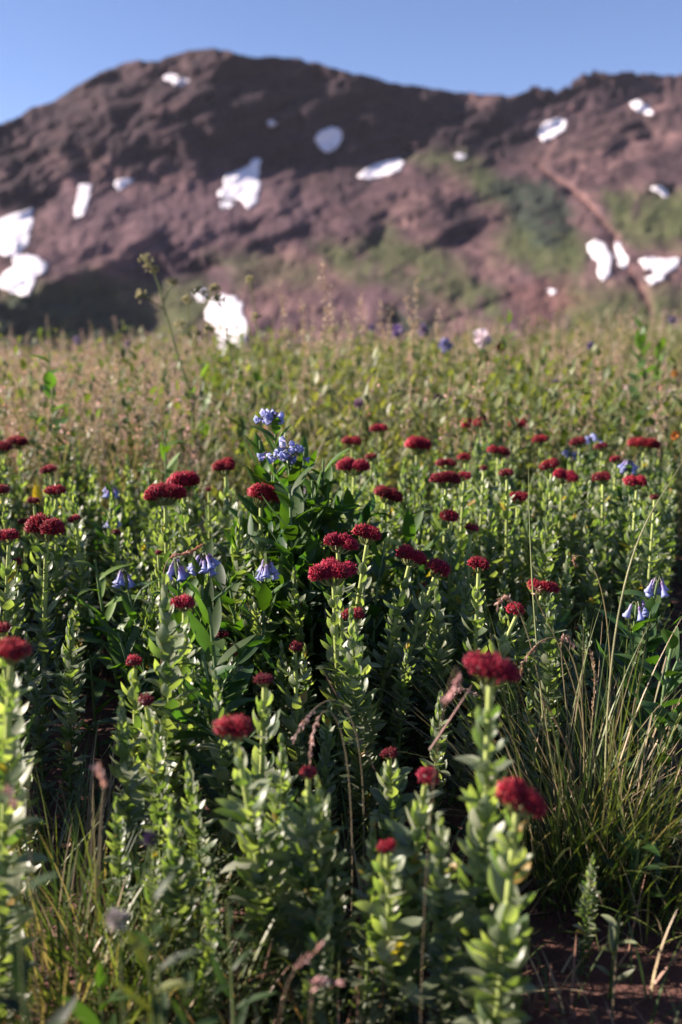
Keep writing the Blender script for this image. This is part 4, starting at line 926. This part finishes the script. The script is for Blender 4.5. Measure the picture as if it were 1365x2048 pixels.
herb(235, 1840, .42, .018, 12, 'blurred herb with a round whitish bud at the bottom left', wid=.22, bud=((.3, .28, .24), .005), lean=0)
herb(290, 1850, .45, .03, 12, 'blurred yellow green herb beside the whitish bud', col=(.12, .14, .03), lean=20)
herb(195, 1930, .50, .03, 6, 'herb with one upright bright green leaf at the bottom left', col=(.035, .075, .014), el0=1.0)
herb(455, 1800, .50, .022, 16, 'dim herb left of the near bright red head column at the bottom', wid=.2, lean=10)
herb(370, 1960, .46, .024, 14, 'dark herb at the bottom below the near left columns')
herb(1240, 1830, .62, .02, 9, 'small pale dusty herb alone on the bare soil bottom right', col=(.14, .16, .09))
herb(1280, 1680, .72, .03, 8, 'green broad leaved herb in the foot of the right tufts', col=(.035, .08, .018))
herb(180, 1310, 1.0, .04, 6, 'low bright notched leaf in the shade above the bare soil gap', col=(.045, .09, .018))

# ------------------------------------------------------------------ far meadow
def pxof(x, y): return 682.5 + x / y / 1.03 * FPX
def spread_xy(n, y0, y1, r, m=650):
    y = y0 * (y1 / y0) ** r.random(n); p = r.uniform(-m, 1365 + m, n); return (p - 682.5) / FPX * y * 1.03, y, p
r = np.random.default_rng(77)
GRN = lambda p: sst(330, 540, p) * sst(1330, 1100, p) * .72 + .26
# leafy sprigs
n = 10500; x, y, p = spread_xy(n, 1.75, 14.5, r)
k = r.random(n) < (GRN(p) * .85 + .02 + (vnoise(x * 1.3, y * .8) - .5) * 1.7); x, y = x[k], y[k]; n = len(x); m = 13
H = r.uniform(.08, .25, n) * (.5 + 1.15 * sst(.35, .75, vnoise(x * 1.1 + 5, y * .9))) + .05 * sst(2.2, 5, y)
t = (np.arange(m)[None] + r.random((n, m))) / m; az = r.uniform(0, 6.28, (n, m)); el = .2 + .8 * t + r.normal(0, .25, (n, m)); out = rot_az(az)
P = np.stack([x, y, G(x, y)], -1)[:, None] + np.stack([r.normal(0, .02, (n, m)), r.normal(0, .02, (n, m)), t * H[:, None]], -1)
Dv = out * np.cos(el)[..., None] + np.sin(el)[..., None] * np.array([0, 0, 1.0]); sc = (1 + y / 9)[:, None]
hue = np.clip(vnoise(x * 1.8 + 60, y * 1.1)[:, None, None] * 1.1 - .25 + .45 * r.random((n, 1, 1)), 0, 1); C = (np.array([.055, .10, .028]) * (1 - hue) + np.array([.175, .18, .08]) * hue) * r.uniform(.7, 1.4, (n, m, 1))
mb = MB(); ribbons(mb, P.reshape(-1, 3), Dv.reshape(-1, 3), [0, 0, 1], (r.uniform(.013, .03, (n, m)) * sc).ravel(), (r.uniform(.006, .0125, (n, m)) * sc).ravel(), C.reshape(-1, 3), 3, 'leaf', r.uniform(-1, .4, n * m))
tag(mb.build('meadow_herbs', M_bgleaf), 'dense mixed green herbs covering the meadow behind the flowers', 'ground cover', kind='stuff')
# blades
n = 46000; x, y, p = spread_xy(n, 1.75, 14.5, r); az = r.uniform(0, 6.28, n)
k = r.random(n) < (.3 + .6 * (1 - GRN(p))) * (.35 + 1.1 * sst(.3, .65, vnoise(x * 1.6 + 20, y * .9 + 3))); x, y, az, p = x[k], y[k], az[k], p[k]; n = len(x)
tan = r.random((n, 1)) < (.22 + .3 * (p < 430))[:, None]
C = np.where(tan, np.array([.36, .29, .18]), np.where(r.random((n, 1)) < .5, GREEN, YGREEN)) * r.uniform(.7, 1.4, (n, 1))
mb = MB(); ribbons(mb, np.stack([x, y, G(x, y)], -1), rot_az(az) * r.uniform(.05, .5, (n, 1)) + [0, 0, 1], rot_az(az), r.uniform(.12, .32, n), r.uniform(.0018, .004, n) * (1 + y / 6), C, 4, 'grass', r.uniform(.1, 1.0, n), .2, wide=False)
tag(mb.build('meadow_grass', M_grass), 'tall meadow grass behind the flower clumps', 'grass', kind='stuff')
# panicles
n = 5600; x, y, p = spread_xy(n, 1.8, 14.5, r); k = r.random(n) < np.where(p < 420, .9, np.where(p > 1080, .4, .26)); x, y, p = x[k], y[k], p[k]; n = len(x)
H = r.uniform(.2, .40, n) + (.01 + .2 * r.random(n) ** 4 * sst(.4, .8, vnoise(x * .8 + 9, y * .5))) * sst(2.4, 4, y); m = 22; lean = r.normal(0, .12, (n, 2)); b = np.stack([x, y, G(x, y)], -1); tp = b + np.stack([lean[:, 0] * H, lean[:, 1] * H, H], -1)
mb = MB(); tubes(mb, np.stack([b, b * .5 + tp * .5 - np.stack([lean[:, 0] * H * .15, 0 * H, 0 * H], -1), tp], 1), (.0006 * (1 + y / 4))[:, None], (.3, .23, .14), 3)
tt = r.uniform(.62, 1.0, (n, m)); P = b[:, None] * (1 - tt[..., None]) + tp[:, None] * tt[..., None] + r.normal(0, .006, (n, m, 3)) * (1.1 - tt)[..., None] * 3
cc = np.array([.44, .31, .27]) * r.uniform(.55, 1.5, (n, m, 1)) * r.uniform(.8, 1.15, (n, 1, 3))
ribbons(mb, P.reshape(-1, 3), r.normal(size=(n * m, 3)) + [0, 0, .8], r.normal(size=(n * m, 3)), (r.uniform(.004, .008, (n, m)) * (1 + y[:, None] / 6)).ravel(), (r.uniform(.002, .0042, (n, m)) * (1 + y[:, None] / 6)).ravel(), cc.reshape(-1, 3), 2, 'lance')
tag(mb.build('meadow_seed_grass', M_dry), 'pinkish tan seeding grass of the meadow', 'grass', kind='stuff')

# countable plants standing out of the far meadow
herb(97, 700, 1.9, .05, 16, 'tall dark broad leaved plant standing above the pink grass at left', col=(.06, .13, .03), wid=.5)
herb(718, 806, 1.8, .03, 9, 'yellow green herb with a dusky purple bud behind the flat red heads', col=(.2, .26, .05), bud=((0.155, 0.096, 0.130), 0.0087))
herb(875, 796, 2.0, .03, 9, 'herb topped by dark purple buds, behind centre right', bud=((0.112, 0.068, 0.087), 0.0087))
herb(655, 690, 3.0, .05, 16, 'bushy green herb on the meadow rim right of the lowest snow', col=(.1, .16, .04), wid=.45)
herb(1285, 648, 2.6, .06, 26, 'bushy dark green herb tallest on the right meadow rim', col=(.06, .12, .03), wid=.5)
herb(1320, 690, 2.6, .055, 20, 'leafy green herb right beside the tallest bushy one', col=(.08, .14, .03), wid=.5)
herb(1018, 610, 3.6, .06, 16, 'tall narrow green herb poking over the meadow rim', col=(.12, .18, .05), wid=.35)
herb(560, 745, 2.5, .05, 16, 'bright green herb behind the tallest bluebell', col=(.12, .18, .05), wid=.5)
herb(845, 660, 3.5, .06, 18, 'dark shrubby herb with purple flower behind the golden stalks', col=(.04, .07, .03), bud=((0.124, 0.081, 0.182), 0.0186))
herb(795, 662, 3.2, .04, 12, 'purple lupin like spike left of the dark shrubby herb', bud=((0.149, 0.102, 0.217), 0.0186))
herb(892, 690, 2.8, .04, 10, 'plant with a wide lilac blue flower left of the white bloom', bud=((0.198, 0.205, 0.326), 0.0186))
herb(964, 676, 2.8, .04, 10, 'plant with a bright white bloom on the meadow rim', bud=((0.6, 0.52, 0.5), 0.024))
herb(1003, 694, 2.8, .04, 8, 'plant with dull red bloom beside the white one', bud=((0.217, 0.047, 0.022), 0.0124))
herb(1183, 692, 3.0, .04, 9, 'plant with a small violet bloom on the right rim', bud=((0.174, 0.136, 0.260), 0.0112))
herb(1108, 742, 2.6, .03, 9, 'plant with pale yellow bloom right of centre in the meadow', bud=((0.372, 0.341, 0.124), 0.0093))
herb(1112, 765, 2.5, .03, 9, 'plant with violet bloom just below the pale yellow one', bud=((0.174, 0.123, 0.217), 0.0074))
herb(1352, 872, 1.9, .03, 9, 'plant with an orange bloom at the right edge', bud=((0.372, 0.136, 0.025), 0.0081))
herb(1350, 748, 2.4, .03, 9, 'plant with orange yellow bloom higher at the right edge', bud=((0.372, 0.186, 0.037), 0.0081))
herb(1345, 640, 3.0, .03, 9, 'plant with violet spike at the far right rim', bud=((0.186, 0.150, 0.217), 0.0124))
herb(745, 655, 3.6, .04, 12, 'small purple spike furthest left of the purple ones on the rim', bud=((0.155, 0.109, 0.209), 0.0112))
herb(1013, 912, 1.75, .02, 8, 'small pink dot flower in the back right clump', bud=((0.496, 0.279, 0.260), 0.0043))
herb(612, 978, 1.2, .03, 12, 'whitish small bloom in the shade right of the shaggy red head', bud=((0.310, 0.279, 0.310), 0.0062))
herb(155, 680, 4.0, .05, 14, 'violet tipped herb on the far left meadow rim', bud=((0.136, 0.109, 0.174), 0.0155))
herb(255, 690, 4.0, .05, 12, 'dull violet herb between the far left rim and the tall umbel', bud=((0.136, 0.109, 0.165), 0.0136))
def umbel_plant(pxpts, d, rad, ends, lab, seed, col=(.14, .17, .05)):
    r = np.random.default_rng(seed); P = np.array([at(a, b, d) for a, b in pxpts]); g = np.array([P[0][0], d, float(G(P[0][0], d))]); P = np.concatenate([[g], P])
    root = empty('seed_umbel_plant', g, lab, 'plant', 'tall seeding herbs against the slope'); q = []
    for k in range(len(P) - 1):
        for t in np.linspace(0, 1, 5)[:-1]: q.append(P[k] * (1 - t) + P[k + 1] * t)
    q.append(P[-1]); q = np.array(q); ms = MB(); tubes(ms, q, np.linspace(rad, rad * .4, len(q))[None], col, 7)
    st = ms.build('stem', M_stem, root, origin=g)
    mf = MB(); broad_leaves(mf, q[:6], .3, 8, .05, r, 0, 1, (.07, .12, .03), .4); mf.build('foliage', M_bgleaf, root, origin=g)
    for (a, b, s) in ends:
        e = at(a, b, d); i0 = np.argmin(np.linalg.norm(q - (e - [0, 0, .04]), axis=1)); mh = MB()
        if np.linalg.norm(e - q[-1]) > .01: tubes(mh, stem_path(q[i0], e, 6), .0012, col, 5)
        m = 26; dirs = nrm(r.normal(size=(m, 3)) * [1, 1, .6] + [0, 0, .5]); tips = e + dirs * s * r.uniform(.6, 1, (m, 1))
        tubes(mh, np.stack([np.broadcast_to(e, (m, 3)), (e + tips) / 2, tips], 1), .0005, col, 3)
        for tp_ in tips:
            blob(mh, tp_, (.0022, .0022, .0028), np.array([.36, .33, .15]) * r.uniform(.7, 1.3), 6, 4)
        mh.build('umbel', M_dry, root, origin=g)
umbel_plant([(385, 800), (352, 700), (330, 620), (318, 570), (308, 545)], 2.0, .0030, [(292, 522, .016), (284, 592, .015), (345, 565, .012), (304, 540, .014)], 'thick green seeding stem leaning left against the shaded slope', 1)
umbel_plant([(482, 860), (470, 760), (452, 660), (440, 600)], 2.0, .0020, [(398, 585, .014), (430, 578, .012), (418, 660, .012), (440, 600, .012)], 'thin seeding stem in front of the big lowest snow patch', 2)
umbel_plant([(405, 760), (385, 690), (378, 640)], 2.3, .0018, [(375, 600, .012), (360, 650, .012), (395, 670, .014)], 'short seeding stem between the thick one and the snow', 3)
umbel_plant([(520, 780), (515, 700), (512, 650)], 2.3, .0018, [(512, 636, .013), (500, 560, .01)], 'seeding stem just right of the big lowest snow patch', 4)
gold = [(832, 560, 2.5), (812, 590, 2.6), (648, 530, 2.4), (660, 575, 2.6), (722, 590, 2.7), (760, 600, 2.7), (605, 600, 2.7), (558, 560, 2.5), (690, 620, 2.9), (878, 625, 2.9), (785, 610, 3.0), (1240, 622, 3.0), (1150, 660, 3.0), (1262, 612, 3.4), (940, 640, 3.2)]
glab = ['tallest golden panicle right of the middle of the rim', 'golden panicle leaning at the tallest one', 'tall thin tan panicle right of the lowest snow, against the turf', 'tan panicle just right below that thin one', 'tan panicle left of the twin golden ones', 'low golden panicle between two taller ones', 'faint pink panicle over the purple scree',
        'slanting pale panicle right of the big lowest snow', 'short tan panicle on the middle rim', 'short golden panicle above the lilac blue flower', 'slim tan panicle under the tallest golden one', 'pale fluffy panicle on the right rim', 'low pale panicle left on the right rim', 'pale panicle just left of the bushy dark herb', 'small tan panicle above the white bloom']
for k, ((a, b, d), lab) in enumerate(zip(gold, glab)):
    rr2 = np.random.default_rng(k); stalk_thing('grass_stalk', [(a + rr2.uniform(-8, 25), 760), (a + rr2.uniform(0, 12), (b + 760) / 2), (a, b)], d, lab, .0008, .5, 90, .010, (.42, .33, .22), 0, 1.8, seed=30 + k)

# ------------------------------------------------------------------ the mountain air
mv = bpy.data.materials.new('thin_haze'); mv.use_nodes = True; nt = mv.node_tree; nt.nodes.clear()
o_ = nt.nodes.new('ShaderNodeOutputMaterial'); pv = nt.nodes.new('ShaderNodeVolumePrincipled'); nt.links.new(pv.outputs[0], o_.inputs['Volume'])
pv.inputs['Color'].default_value = (0.86, 0.84, 0.97, 1); pv.inputs['Density'].default_value = 0.0000125
zl = float(min(GZ.min(), ZA.min())) - 1; zh = float(ZA.max()) + 3
hb_ = MB(); hx, hy = 9500.0, 9500.0
V8 = np.array([(a * hx, b * hy, c) for a in (-1, 1) for b in (-1, 1) for c in (zl, zh)])
hb_.add(V8, np.array([(0, 1, 3, 2), (4, 6, 7, 5), (0, 4, 5, 1), (2, 3, 7, 6), (0, 2, 6, 4), (1, 5, 7, 3)]))
tag(hb_.build('haze', mv, smooth=False), kind='stuff')
